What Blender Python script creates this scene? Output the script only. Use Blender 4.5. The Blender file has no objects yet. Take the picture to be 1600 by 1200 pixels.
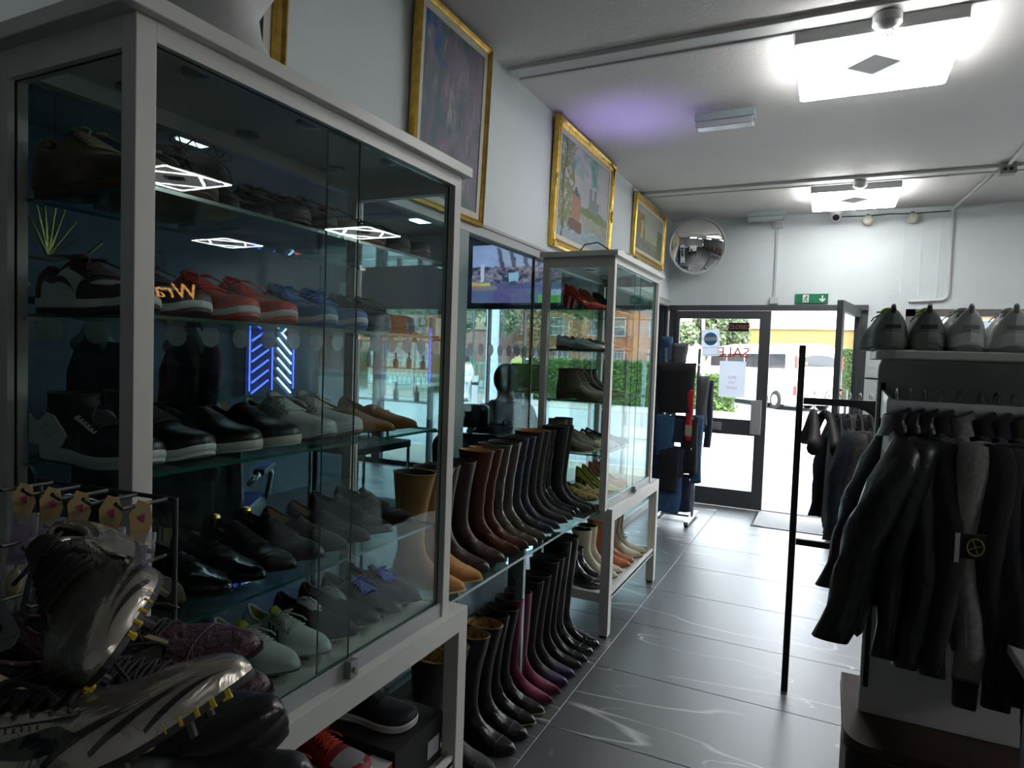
import bpy, bmesh, math, random
import numpy as np
from mathutils import Vector, Matrix
random.seed(7)
PI = math.pi
C = bpy.context.scene.collection
sc = bpy.context.scene

# ---------------------------------------------------------------- camera, world, sun, exposure
cam_d = bpy.data.cameras.new('camera'); cam = bpy.data.objects.new('camera', cam_d); C.objects.link(cam)
R = Matrix(((0.89836204, -0.05047932, 0.4363456), (0.4378909, 0.02466991, -0.89868958), (0.03460063, 0.99842037, 0.04426694)))
M4 = R.to_4x4(); M4.translation = (0, 0, 1.5); cam.matrix_world = M4
cam_d.sensor_width = 36; cam_d.lens = 36 * 1020 / 1600; cam_d.clip_start = 0.02; cam_d.clip_end = 300
sc.camera = cam
w = bpy.data.worlds.new('world'); sc.world = w; w.use_nodes = True
nt = w.node_tree; bg = nt.nodes['Background']
sky = nt.nodes.new('ShaderNodeTexSky'); sky.sky_type = 'HOSEK_WILKIE'; sky.turbidity = 7; sky.ground_albedo = 0.5
sky.sun_direction = Vector((0.3, -0.6, 0.75)).normalized()
mx = nt.nodes.new('ShaderNodeMixRGB'); mx.inputs[0].default_value = 0.6; mx.inputs[2].default_value = (0.9, 0.95, 1.0, 1)
nt.links.new(sky.outputs[0], mx.inputs[1]); nt.links.new(mx.outputs[0], bg.inputs[0]); bg.inputs[1].default_value = 14
sd = bpy.data.lights.new('sun', 'SUN'); sd.energy = 6.0; sd.angle = 0.03; sd.color = (1, 0.96, 0.9)
so = bpy.data.objects.new('sun', sd); C.objects.link(so)
so.rotation_euler = Vector((0.3, -0.6, 0.75)).to_track_quat('Z', 'Y').to_euler()
sc.view_settings.view_transform = 'Standard'; sc.view_settings.look = 'None'
sc.view_settings.gamma = 1; sc.view_settings.use_curve_mapping = False
sc.view_settings.exposure = 0.1
try:
    cy = sc.cycles; cy.max_bounces = 9; cy.transparent_max_bounces = 40; cy.diffuse_bounces = 4; cy.glossy_bounces = 5
    cy.caustics_reflective = False; cy.caustics_refractive = False; cy.sample_clamp_indirect = 6
    cy.use_denoising = True
except Exception: pass
LAMP_PANEL = 2.2; LAMP_STRIP = 55.0

# ---------------------------------------------------------------- materials
MATS = {}
def mat(name, col=(.5, .5, .5), rough=.5, metal=0, emit=0, ecol=None, coat=0, bump=0, bscale=40, vary=0, vscale=8, sheen=0, spec=.5, alpha=1, wrinkle=0):
    if name in MATS: return MATS[name]
    m = bpy.data.materials.new(name); m.use_nodes = True; t = m.node_tree; b = t.nodes['Principled BSDF']
    c = (*col, 1)
    b.inputs['Base Color'].default_value = c; b.inputs['Roughness'].default_value = rough; b.inputs['Metallic'].default_value = metal
    b.inputs['Coat Weight'].default_value = coat; b.inputs['Coat Roughness'].default_value = .08
    b.inputs['Specular IOR Level'].default_value = spec; b.inputs['Sheen Weight'].default_value = sheen
    b.inputs['Alpha'].default_value = alpha
    if emit: b.inputs['Emission Color'].default_value = (*(ecol or col), 1); b.inputs['Emission Strength'].default_value = emit
    tc = t.nodes.new('ShaderNodeTexCoord')
    if vary:
        n = t.nodes.new('ShaderNodeTexNoise'); n.inputs['Scale'].default_value = vscale; n.inputs['Detail'].default_value = 5
        mp = t.nodes.new('ShaderNodeMapRange'); mp.inputs[1].default_value = .3; mp.inputs[2].default_value = .7; mp.inputs[3].default_value = 1 - vary; mp.inputs[4].default_value = 1 + vary
        h = t.nodes.new('ShaderNodeHueSaturation'); h.inputs['Color'].default_value = c
        t.links.new(tc.outputs['Object'], n.inputs[0]); t.links.new(n.outputs[0], mp.inputs[0]); t.links.new(mp.outputs[0], h.inputs['Value']); t.links.new(h.outputs[0], b.inputs['Base Color'])
    if bump or wrinkle:
        n = t.nodes.new('ShaderNodeTexNoise'); n.inputs['Scale'].default_value = bscale; n.inputs['Detail'].default_value = 4
        bp = t.nodes.new('ShaderNodeBump'); bp.inputs['Strength'].default_value = bump or wrinkle; bp.inputs['Distance'].default_value = .004
        if wrinkle: n.inputs['Distortion'].default_value = 1.2; bp.inputs['Distance'].default_value = .01
        t.links.new(tc.outputs['Object'], n.inputs[0]); t.links.new(n.outputs[0], bp.inputs['Height']); t.links.new(bp.outputs[0], b.inputs['Normal'])
    MATS[name] = m; return m
def glass(name, tint=(.9, .95, .93), refl=1.0, haze=0):
    if name in MATS: return MATS[name]
    m = bpy.data.materials.new(name); m.use_nodes = True; t = m.node_tree; t.nodes.clear()
    o = t.nodes.new('ShaderNodeOutputMaterial'); tr = t.nodes.new('ShaderNodeBsdfTransparent'); tr.inputs[0].default_value = (*tint, 1)
    g = t.nodes.new('ShaderNodeBsdfGlossy'); g.inputs['Roughness'].default_value = 0; g.inputs[0].default_value = (.9, .95, .95, 1)
    f = t.nodes.new('ShaderNodeFresnel'); ge = t.nodes.new('ShaderNodeNewGeometry'); ir = t.nodes.new('ShaderNodeMapRange')
    ir.inputs[3].default_value = 1.5; ir.inputs[4].default_value = 1 / 1.5; t.links.new(ge.outputs['Backfacing'], ir.inputs[0]); t.links.new(ir.outputs[0], f.inputs[0])
    mu = t.nodes.new('ShaderNodeMath'); mu.operation = 'MULTIPLY'; mu.inputs[1].default_value = refl
    mi = t.nodes.new('ShaderNodeMixShader'); t.links.new(f.outputs[0], mu.inputs[0]); t.links.new(mu.outputs[0], mi.inputs[0])
    src = tr
    if haze:
        d = t.nodes.new('ShaderNodeBsdfDiffuse'); d.inputs[0].default_value = (.6, .7, .68, 1); m2 = t.nodes.new('ShaderNodeMixShader'); m2.inputs[0].default_value = haze
        t.links.new(tr.outputs[0], m2.inputs[1]); t.links.new(d.outputs[0], m2.inputs[2]); src = m2
    t.links.new(src.outputs[0], mi.inputs[1]); t.links.new(g.outputs[0], mi.inputs[2]); t.links.new(mi.outputs[0], o.inputs[0])
    MATS[name] = m; return m
def emis(name, col, s): 
    if name in MATS: return MATS[name]
    m = bpy.data.materials.new(name); m.use_nodes = True; t = m.node_tree; t.nodes.clear()
    o = t.nodes.new('ShaderNodeOutputMaterial'); e = t.nodes.new('ShaderNodeEmission'); e.inputs[0].default_value = (*col, 1); e.inputs[1].default_value = s
    t.links.new(e.outputs[0], o.inputs[0]); MATS[name] = m; return m
def paper(name, col):
    m = bpy.data.materials.new(name); m.use_nodes = True; t = m.node_tree; t.nodes.clear(); o = t.nodes.new('ShaderNodeOutputMaterial')
    d = t.nodes.new('ShaderNodeBsdfDiffuse'); d.inputs[0].default_value = (*col, 1); l = t.nodes.new('ShaderNodeBsdfTranslucent'); l.inputs[0].default_value = (*col, 1)
    x = t.nodes.new('ShaderNodeMixShader'); x.inputs[0].default_value = .45; t.links.new(d.outputs[0], x.inputs[1]); t.links.new(l.outputs[0], x.inputs[2]); t.links.new(x.outputs[0], o.inputs[0]); MATS[name] = m; return m
def vcol_mat(name, emit=0, rough=.6):
    if name in MATS: return MATS[name]
    m = bpy.data.materials.new(name); m.use_nodes = True; t = m.node_tree; b = t.nodes['Principled BSDF']; a = t.nodes.new('ShaderNodeVertexColor'); a.layer_name = 'Col'
    t.links.new(a.outputs[0], b.inputs['Base Color']); b.inputs['Roughness'].default_value = rough
    if emit: t.links.new(a.outputs[0], b.inputs['Emission Color']); b.inputs['Emission Strength'].default_value = emit
    MATS[name] = m; return m
WHITE = mat('white_laminate', (.66, .67, .63), .38, bump=.05, bscale=90)
WALL = mat('wall_paint', (.70, .76, .77), .85, bump=.25, bscale=60, vary=.03, vscale=2)
CEIL = mat('ceiling_paint', (.70, .68, .66), .62, bump=.5, bscale=55, vary=.04, vscale=1.5)
ALU = mat('grey_aluminium', (.075, .08, .085), .45, .2)
SILV = mat('silver_metal', (.6, .61, .62), .3, .9); SATIN = mat('satin_silver', (.42, .44, .45), .4, .25)
CHROME = mat('chrome', (.85, .86, .87), .06, 1)
BLACKM = mat('black_metal', (.012, .012, .013), .5, .2)
BLACKP = mat('black_plastic', (.012, .012, .013), .35)
GOLD = mat('gold_frame', (.62, .40, .08), .3, .85, bump=.4, bscale=70, vary=.25, vscale=25)
CREAM = mat('cream_slip', (.62, .6, .5), .6)
PVC = mat('white_pvc', (.62, .63, .62), .5)
GSHELF = glass('shelf_glass', (.82, .92, .89), .7, .01)
GEDGE = mat('glass_edge', (.02, .11, .085), .12, emit=0, coat=.6)
GDOOR = glass('door_glass', (.88, .93, .92), .42, 0)
GPART = glass('partition_glass', (.66, .74, .77), .5, 0)
GSALON = glass('salon_front_glass', (.66, .72, .72), .5)
GCLEAR = glass('shopfront_glass', (.95, .97, .96), .6)

# ---------------------------------------------------------------- mesh helpers
class MB:
    def __init__(s): s.v = []; s.f = []; s.m = []; s.k = 0
    def add(s, vs, fs, k=None):
        o = len(s.v); s.v += [tuple(map(float, p)) for p in vs]; s.f += [tuple(i + o for i in f) for f in fs]; s.m += [s.k if k is None else k] * len(fs); return s
    def box(s, x0, x1, y0, y1, z0, z1, k=None):
        return s.add([(x0, y0, z0), (x1, y0, z0), (x1, y1, z0), (x0, y1, z0), (x0, y0, z1), (x1, y0, z1), (x1, y1, z1), (x0, y1, z1)],
              [(0, 3, 2, 1), (4, 5, 6, 7), (0, 1, 5, 4), (1, 2, 6, 5), (2, 3, 7, 6), (3, 0, 4, 7)], k)
    def beam(s, p, q, wx, wz, k=None):
        p = Vector(p); q = Vector(q); d = (q - p).normalized(); u = Vector((0, 0, 1)) if abs(d.z) < .95 else Vector((0, 1, 0))
        a = d.cross(u).normalized() * wx / 2; b = a.cross(d).normalized() * wz / 2
        vs = [p - a - b, p + a - b, p + a + b, p - a + b, q - a - b, q + a - b, q + a + b, q - a + b]
        return s.add(vs, [(0, 1, 2, 3), (7, 6, 5, 4), (0, 4, 5, 1), (1, 5, 6, 2), (2, 6, 7, 3), (3, 7, 4, 0)], k)
    def tube(s, pts, r, n=8, cap=True, k=None, flat=1):
        pts = [Vector(p) for p in pts]; rr = r if isinstance(r, (list, tuple)) else [r] * len(pts); vs = []; fs = []
        prev = None
        for i, p in enumerate(pts):
            d = (pts[min(i + 1, len(pts) - 1)] - pts[max(i - 1, 0)])
            d = d.normalized() if d.length > 1e-9 else Vector((0, 0, 1))
            if prev is None: u = d.orthogonal().normalized() if abs(d.z) > .9 else d.cross(Vector((0, 0, 1))).normalized()
            else:
                u = prev - d * prev.dot(d); u = u.normalized() if u.length > 1e-6 else d.orthogonal().normalized()
            prev = u; v = d.cross(u)
            for j in range(n):
                a = 2 * PI * j / n; vs.append(p + u * math.cos(a) * rr[i] + v * math.sin(a) * rr[i] * flat)
        for i in range(len(pts) - 1):
            for j in range(n):
                fs.append((i * n + j, i * n + (j + 1) % n, (i + 1) * n + (j + 1) % n, (i + 1) * n + j))
        if cap: fs.append(tuple(range(n))[::-1]); fs.append(tuple((len(pts) - 1) * n + j for j in range(n)))
        return s.add(vs, fs, k)
    def cyl(s, p, q, r, n=16, k=None): return s.tube([p, q], r, n, True, k)
    def lathe(s, prof, c=(0, 0, 0), n=20, k=None, axis='z'):
        vs = []; fs = []
        for (r, z) in prof:
            for j in range(n):
                a = 2 * PI * j / n; x, y = r * math.cos(a), r * math.sin(a)
                p = (x, y, z) if axis == 'z' else ((z, x, y) if axis == 'x' else (x, z, y))
                vs.append((p[0] + c[0], p[1] + c[1], p[2] + c[2]))
        for i in range(len(prof) - 1):
            for j in range(n): fs.append((i * n + j, i * n + (j + 1) % n, (i + 1) * n + (j + 1) % n, (i + 1) * n + j))
        fs.append(tuple(range(n))[::-1]); fs.append(tuple((len(prof) - 1) * n + j for j in range(n)))
        return s.add(vs, fs, k)
    def rings(s, rs, cap0=True, cap1=True, k=None):
        n = len(rs[0]); vs = [p for r in rs for p in r]; fs = []
        for i in range(len(rs) - 1):
            for j in range(n): fs.append((i * n + j, i * n + (j + 1) % n, (i + 1) * n + (j + 1) % n, (i + 1) * n + j))
        if cap0: fs.append(tuple(range(n))[::-1])
        if cap1: fs.append(tuple((len(rs) - 1) * n + j for j in range(n)))
        return s.add(vs, fs, k)
    def grid(s, P, k=None):
        h = len(P); wd = len(P[0]); vs = [p for r in P for p in r]
        return s.add(vs, [(i * wd + j, i * wd + j + 1, (i + 1) * wd + j + 1, (i + 1) * wd + j) for i in range(h - 1) for j in range(wd - 1)], k)
    def prism(s, poly, a0, a1, axis='y', k=None):
        n = len(poly)
        def P(u, v, a): return (u, a, v) if axis == 'y' else ((a, u, v) if axis == 'x' else (u, v, a))
        vs = [P(u, v, a0) for u, v in poly] + [P(u, v, a1) for u, v in poly]
        return s.add(vs, [tuple(range(n))[::-1], tuple(range(n, 2 * n))] + [(i, (i + 1) % n, n + (i + 1) % n, n + i) for i in range(n)], k)
    def ball(s, c, r, n=12, sc_=(1, 1, 1), k=None):
        prof = [(max(1e-4, math.sin(PI * i / (n // 2 + 2))) , -math.cos(PI * i / (n // 2 + 2))) for i in range(n // 2 + 3)]
        vs = []; fs = []
        for (a, z) in prof:
            for j in range(n):
                t = 2 * PI * j / n; vs.append((c[0] + a * math.cos(t) * r * sc_[0], c[1] + a * math.sin(t) * r * sc_[1], c[2] + z * r * sc_[2]))
        for i in range(len(prof) - 1):
            for j in range(n): fs.append((i * n + j, i * n + (j + 1) % n, (i + 1) * n + (j + 1) % n, (i + 1) * n + j))
        return s.add(vs, fs, k)
    def mesh(s, name, mats, smooth=False, fixn=True):
        me = bpy.data.meshes.new(name); me.from_pydata(s.v, [], s.f)
        for m in (mats if isinstance(mats, (list, tuple)) else [mats]): me.materials.append(m)
        if any(s.m): me.polygons.foreach_set('material_index', s.m)
        if fixn and len(s.f) < 60000:
            bm = bmesh.new(); bm.from_mesh(me); bmesh.ops.recalc_face_normals(bm, faces=bm.faces); bm.to_mesh(me); bm.free()
        if smooth: me.polygons.foreach_set('use_smooth', [True] * len(me.polygons)); 
        if smooth == 'auto':
            try: me.set_sharp_from_angle(angle=math.radians(42))
            except Exception: pass
        me.update(); return me
    def build(s, name, mats, parent=None, smooth=False, bevel=0, fixn=True):
        o = bpy.data.objects.new(name, s.mesh(name, mats, smooth, fixn)); C.objects.link(o)
        if parent is not None: o.parent = parent
        if bevel:
            b = o.modifiers.new('bevel', 'BEVEL'); b.width = bevel; b.segments = 2; b.limit_method = 'ANGLE'
        return o
def tag(o, label=None, cat=None, group=None, kind=None):
    if label: o['label'] = label
    if cat: o['category'] = cat
    if group: o['group'] = group
    if kind: o['kind'] = kind
    return o
def thing(name, label, cat, loc=(0, 0, 0), rz=0, group=None):
    o = bpy.data.objects.new(name, None); C.objects.link(o); o.location = loc; o.rotation_euler = (0, 0, rz); o.empty_display_size = .05
    return tag(o, label, cat, group)
KIDS = {}
def copy_tree(o, parent=None):
    c = o.copy(); C.objects.link(c)
    if parent is not None: c.parent = parent
    for ch in list(o.children): copy_tree(ch, c)
    return c
def struct(mb, name, m, parent=None, **k):
    o = mb.build(name, m, parent, **k)
    if parent is None: o['kind'] = 'structure'
    return o
def text(name, s, size, m, parent, loc, rot, extrude=.001, mirror=False, align='CENTER', shear=0, spacing=1):
    cu = bpy.data.curves.new(name, 'FONT'); cu.body = s; cu.size = size; cu.extrude = extrude; cu.align_x = align; cu.align_y = 'CENTER'; cu.shear = shear; cu.space_character = spacing
    o = bpy.data.objects.new(name, cu); cu.resolution_u = 3
    me = bpy.data.meshes.new_from_object(o); bpy.data.objects.remove(o); me.name = name
    if mirror:
        for v in me.vertices: v.co.x *= -1
        me.flip_normals()
    me.materials.clear(); me.materials.append(m)
    o = bpy.data.objects.new(name, me); C.objects.link(o); o.parent = parent; o.location = loc; o.rotation_euler = rot
    return o
def canvas(name, P00, U, V, nu, nv, fn, m, parent):
    """flat printed surface: vertex colours fn(u, v) on a grid; P00 lower-left, U and V edge vectors"""
    P00 = Vector(P00); U = Vector(U); V = Vector(V)
    mb = MB(); mb.grid([[tuple(P00 + U * (i / nu) + V * (j / nv)) for i in range(nu + 1)] for j in range(nv + 1)])
    o = mb.build(name, m, parent, fixn=False); me = o.data
    ca = me.color_attributes.new('Col', 'FLOAT_COLOR', 'POINT')
    cols = np.ones(((nu + 1) * (nv + 1), 4), np.float32); k = 0
    for j in range(nv + 1):
        for i in range(nu + 1):
            cols[k, :3] = fn(i / nu, j / nv); k += 1
    ca.data.foreach_set('color', cols.ravel()); return o
def crv(pts):
    pts = sorted(pts)
    xs = np.array([p[0] for p in pts], float); ys = np.array([p[1] for p in pts], float)
    d = np.diff(ys) / np.diff(xs); m = np.zeros(len(xs)); m[0] = d[0]; m[-1] = d[-1]
    for i in range(1, len(xs) - 1): m[i] = 0 if d[i - 1] * d[i] <= 0 else 2 * d[i - 1] * d[i] / (d[i - 1] + d[i])
    def f(x):
        x = min(max(x, xs[0]), xs[-1]); i = min(max(int(np.searchsorted(xs, x)) - 1, 0), len(xs) - 2)
        h = xs[i + 1] - xs[i]; t = (x - xs[i]) / h
        return float((2 * t**3 - 3 * t**2 + 1) * ys[i] + (t**3 - 2 * t**2 + t) * h * m[i] + (-2 * t**3 + 3 * t**2) * ys[i + 1] + (t**3 - t**2) * h * m[i + 1])
    return f
def vnoise(x, y, seed=0):
    def h(i, j): 
        n = math.sin(i * 127.1 + j * 311.7 + seed * 74.7) * 43758.5453; return n - math.floor(n)
    i, j = math.floor(x), math.floor(y); u, v = x - i, y - j; u = u * u * (3 - 2 * u); v = v * v * (3 - 2 * v)
    return (h(i, j) * (1 - u) + h(i + 1, j) * u) * (1 - v) + (h(i, j + 1) * (1 - u) + h(i + 1, j + 1) * u) * v
def fbm(x, y, seed=0, o=4): return sum(vnoise(x * 2**k, y * 2**k, seed + k) / 2**(k + 1) for k in range(o)) * 1.07
def warp(fn, a=.03, s=9):
    return lambda u, v: fn(min(max(u + (fbm(u * s, v * s, 41) - .5) * a, 0), 1), min(max(v + (fbm(u * s + 7, v * s, 43) - .5) * a, 0), 1))
def mixc(a, b, t): t = min(max(t, 0), 1); return tuple(a[i] * (1 - t) + b[i] * t for i in range(3))

# ================================================================ THE SETTING
X0, X1, Y0, Y1, ZC = -1.59, 7.6, -2.4, 7.05, 2.98
SX0 = -6.6
# floor: slate tiles with white veins, grouted
def tile_mat():
    m = bpy.data.materials.new('slate_tile'); m.use_nodes = True; t = m.node_tree; b = t.nodes['Principled BSDF']; N = t.nodes.new; K = t.links.new
    tc = N('ShaderNodeTexCoord'); oi = N('ShaderNodeObjectInfo'); ad = N('ShaderNodeVectorMath'); ad.operation = 'ADD'
    ml = N('ShaderNodeVectorMath'); ml.operation = 'SCALE'; ml.inputs[3].default_value = 37.0
    cmb = N('ShaderNodeCombineXYZ'); K(oi.outputs['Random'], cmb.inputs[0]); K(oi.outputs['Random'], cmb.inputs[1]); K(oi.outputs['Random'], cmb.inputs[2]); K(cmb.outputs[0], ml.inputs[0])
    K(tc.outputs['Object'], ad.inputs[0]); K(ml.outputs[0], ad.inputs[1])
    mp = N('ShaderNodeMapping'); mp.inputs['Scale'].default_value = (.75, 2.9, 1); mp.inputs['Rotation'].default_value = (0, 0, .38); K(ad.outputs[0], mp.inputs[0])
    def vein(scale, width, det):
        n = N('ShaderNodeTexNoise'); n.inputs['Scale'].default_value = scale; n.inputs['Detail'].default_value = det; n.inputs['Roughness'].default_value = .42; n.inputs['Distortion'].default_value = .15; K(mp.outputs[0], n.inputs[0])
        s1 = N('ShaderNodeMath'); s1.operation = 'SUBTRACT'; s1.inputs[1].default_value = .5; K(n.outputs[0], s1.inputs[0])
        s2 = N('ShaderNodeMath'); s2.operation = 'ABSOLUTE'; K(s1.outputs[0], s2.inputs[0])
        s3 = N('ShaderNodeMapRange'); s3.inputs[1].default_value = 0; s3.inputs[2].default_value = width; s3.inputs[3].default_value = 1; s3.inputs[4].default_value = 0; K(s2.outputs[0], s3.inputs[0]); return s3
    v1 = vein(.6, .0042, 2.5); v2 = vein(1.0, .0038, 3)
    ms = N('ShaderNodeTexNoise'); ms.inputs['Scale'].default_value = 1.6; K(mp.outputs[0], ms.inputs[0])
    mr = N('ShaderNodeMapRange'); mr.inputs[1].default_value = .46; mr.inputs[2].default_value = .56; K(ms.outputs[0], mr.inputs[0])
    mr2 = N('ShaderNodeMapRange'); mr2.inputs[1].default_value = .36; mr2.inputs[2].default_value = .48; K(ms.outputs[0], mr2.inputs[0])
    a1 = N('ShaderNodeMath'); a1.operation = 'MULTIPLY'; K(v2.outputs[0], a1.inputs[0]); K(mr.outputs[0], a1.inputs[1])
    a3 = N('ShaderNodeMath'); a3.operation = 'MULTIPLY'; K(v1.outputs[0], a3.inputs[0]); K(mr2.outputs[0], a3.inputs[1])
    a2 = N('ShaderNodeMath'); a2.operation = 'MAXIMUM'; K(a3.outputs[0], a2.inputs[0]); K(a1.outputs[0], a2.inputs[1])
    cl = N('ShaderNodeTexNoise'); cl.inputs['Scale'].default_value = 3; cl.inputs['Detail'].default_value = 6; K(ad.outputs[0], cl.inputs[0])
    cr = N('ShaderNodeValToRGB'); cr.color_ramp.elements[0].color = (.020, .022, .025, 1); cr.color_ramp.elements[1].color = (.042, .045, .049, 1); K(cl.outputs[0], cr.inputs[0])
    mi = N('ShaderNodeMixRGB'); K(a2.outputs[0], mi.inputs[0]); K(cr.outputs[0], mi.inputs[1]); mi.inputs[2].default_value = (.42, .43, .42, 1); K(mi.outputs[0], b.inputs['Base Color'])
    b.inputs['Roughness'].default_value = .42; b.inputs['IOR'].default_value = 2.4
    return m
TILE = tile_mat(); GROUT = mat('grout', (.03, .03, .032), .9)
mb = MB(); mb.box(SX0, X1, Y0, Y1 + .12, -.12, -.006); floor = struct(mb, 'floor', GROUT)
tw, tl = 1.2, .6; meshes = {}
xs = [-.96 + 1.2 * k for k in range(-5, 8)]; ys = [4.22 + .6 * k for k in range(-11, 6)]
for xa in xs:
    for ya in ys:
        a0, a1, b0, b1 = max(xa, SX0), min(xa + tw, X1), max(ya, Y0), min(ya + tl, Y1)
        if a1 - a0 < .03 or b1 - b0 < .03: continue
        key = (round(a1 - a0, 3), round(b1 - b0, 3))
        if key not in meshes:
            m_ = MB(); hx, hy = (a1 - a0) / 2 - .0018, (b1 - b0) / 2 - .0018; e = .0012
            m_.rings([[(-hx, -hy, -.006), (hx, -hy, -.006), (hx, hy, -.006), (-hx, hy, -.006)], [(-hx, -hy, -.001), (hx, -hy, -.001), (hx, hy, -.001), (-hx, hy, -.001)],
                      [(-hx + e, -hy + e, 0), (hx - e, -hy + e, 0), (hx - e, hy - e, 0), (-hx + e, hy - e, 0)]]); meshes[key] = m_.mesh('tile', TILE)
        o = bpy.data.objects.new('tile', meshes[key]); C.objects.link(o); o.parent = floor; o.location = ((a0 + a1) / 2, (b0 + b1) / 2, 0)
# ceilings and walls
mb = MB(); mb.box(X0 - .01, X1 + .2, Y0, Y1 + .2, ZC, ZC + .25); ceiling = struct(mb, 'ceiling', CEIL)
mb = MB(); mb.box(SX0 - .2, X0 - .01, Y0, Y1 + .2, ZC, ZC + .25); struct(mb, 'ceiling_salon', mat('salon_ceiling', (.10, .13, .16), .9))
mb = MB(); mb.box(-1.70, X0, Y0, Y1, 2.10, ZC); struct(mb, 'wall_left', WALL)
mb = MB(); mb.box(X0, .30, Y1, Y1 + .2, 2.09, ZC).box(.30, .605, Y1, Y1 + .2, 0, ZC).box(.605, X1, Y1, Y1 + .2, 2.05, ZC).box(.605, X1, Y1, Y1 + .2, 0, .55).box(3.4, X1, Y1, Y1 + .2, .55, 2.05)
wall_end = struct(mb, 'wall_end', WALL)
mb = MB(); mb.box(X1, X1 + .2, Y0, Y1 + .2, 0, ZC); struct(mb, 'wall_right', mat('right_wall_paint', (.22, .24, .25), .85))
mb = MB(); mb.box(SX0 - .2, X1 + .2, Y0 - .2, Y0, 0, ZC); struct(mb, 'wall_back', mat('back_wall_paint', (.55, .58, .58), .85))
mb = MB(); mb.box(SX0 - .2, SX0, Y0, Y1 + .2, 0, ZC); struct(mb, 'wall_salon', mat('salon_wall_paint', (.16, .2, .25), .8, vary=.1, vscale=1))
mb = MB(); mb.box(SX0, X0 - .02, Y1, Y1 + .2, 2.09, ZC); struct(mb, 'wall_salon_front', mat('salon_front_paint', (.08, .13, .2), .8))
mb = MB(); mb.box(X0 - .13, X0, Y1 - .02, Y1 + .1, 0, 2.09); struct(mb, 'trim_1', ALU)
# trunking battens across the ceiling
def batten(y, name):
    mb = MB(); mb.box(X0 + .02, X1, y - .05, y + .05, ZC - .022, ZC).box(X0 + .04, X1, y + .052, y + .078, ZC - .03, ZC)
    for k in range(9): mb.box(-1.2 + k * .95, -1.17 + k * .95, y + .046, y + .084, ZC - .034, ZC)
    return struct(mb, name, PVC, bevel=.004)
batten(3.10, 'trim_2'); batten(5.80, 'trim_3')
# faint board joints on the end wall
mb = MB()
for x in (.30, .55, .69, .83): mb.box(x, x + .012, Y1 - .006, Y1 + .001, 2.1, ZC - .05)
mb.box(-.5, .30, Y1 - .004, Y1 + .001, 2.66, 2.668)
struct(mb, 'trim_4', WALL)
# left glass partition with manifestation dots
part = thing('window_1', None, None, (0, 0, 0)); part['kind'] = 'structure'
mb = MB(); mb.box(X0 - .03, X0 - .02, Y0, Y1 - .02, 0.06, 2.08); mb.build('pane', GPART, part)
mb = MB(); mb.box(X0 - .05, X0 + .012, Y0, Y1, 2.08, 2.125).box(X0 - .05, X0 + .02, Y0, Y1, 2.125, 2.14).box(X0 - .05, X0, Y0, Y1, 0, .06); mb.build('window_frame', mat('trim_grey', (.42, .44, .43), .5), part)
for y in (3.56, 5.0): 
    mb = MB(); mb.box(X0 - .034, X0 - .016, y, y + .012, .06, 2.08); mb.build('mullion', ALU, part)
mb = MB(); mb.box(X0 - .07, X0 + .01, 2.63, 2.73, 0, 2.10); mb.build('post', mat('teal_post', (.12, .2, .2), .4), part)
DOT = mat('frosted_dot', (.42, .46, .5), .9, alpha=.75)
mb = MB(); mb.lathe([(.031, 0), (.031, .0012)], (0, 0, 0), 20, axis='x'); dm = mb.mesh('dot', DOT)
for k in range(58):
    o = bpy.data.objects.new('dot', dm); C.objects.link(o); o.parent = part; o.location = (X0 - .0195, .45 + .108 * k, 1.523)
# salon shopfront
sf = thing('window_2', None, None, (0, 0, 0)); sf['kind'] = 'structure'
mb = MB(); mb.box(SX0 + .05, X0 - .13, Y1 + .03, Y1 + .045, .05, 2.05); mb.build('pane', GSALON, sf)
FB = mat('blue_frame', (.02, .05, .12), .4)
for x, wd in ((-6.55, .1), (-5.5, .14), (-4.5, .07), (-2.05, .03), (-2.45, .012), (-3.3, .012), (-3.78, .012)):
    mb = MB(); mb.box(x, x + wd, Y1, Y1 + .08, 0, 2.09); mb.build('mullion', FB if wd > .09 else ALU, sf)
mb = MB(); mb.box(SX0, X0 - .1, Y1 - .01, Y1 + .09, 2.05, 2.10).box(SX0, X0 - .1, Y1, Y1 + .08, 0, .06); mb.build('window_frame', ALU, sf)
TXT = mat('black_vinyl', (.01, .01, .012), .4)
text('lettering', 'NOVA', .17, TXT, sf, (-5.25, Y1 + .02, 1.90), (PI / 2, 0, 0)); text('lettering', 'LY', .17, TXT, sf, (-4.72, Y1 + .02, 1.88), (PI / 2, 0, 0)); text('lettering', '99', .16, TXT, sf, (-4.27, Y1 - .012, 1.90), (PI / 2, 0, 0)); text('lettering', 'S', .14, TXT, sf, (-4.20, Y1 - .012, 1.74), (PI / 2, 0, 0))
# right-hand shop window with mirrored shop lettering
rw = thing('window_3', None, None, (0, 0, 0)); rw['kind'] = 'structure'
mb = MB(); mb.box(.66, 3.38, Y1 + .1, Y1 + .11, .57, 2.0); mb.build('pane', GCLEAR, rw)
mb = MB(); mb.box(.605, .68, Y1 - .015, Y1 + .14, .55, 2.05).box(.605, 3.4, Y1 - .015, Y1 + .14, 1.985, 2.05).box(.605, 3.4, Y1 - .015, Y1 + .14, .55, .61); mb.build('window_frame', mat('warm_grey_frame', (.16, .15, .14), .5), rw)
VN = mat('navy_vinyl', (.03, .035, .08), .4)
text('lettering', 'New Vintage', .155, VN, rw, (1.30, Y1 + .095, 1.84), (PI / 2, 0, 0), mirror=True, spacing=1.12); text('lettering', 'C', .17, VN, rw, (1.40, Y1 + .095, 1.70), (PI / 2, 0, 0), mirror=True)
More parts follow.
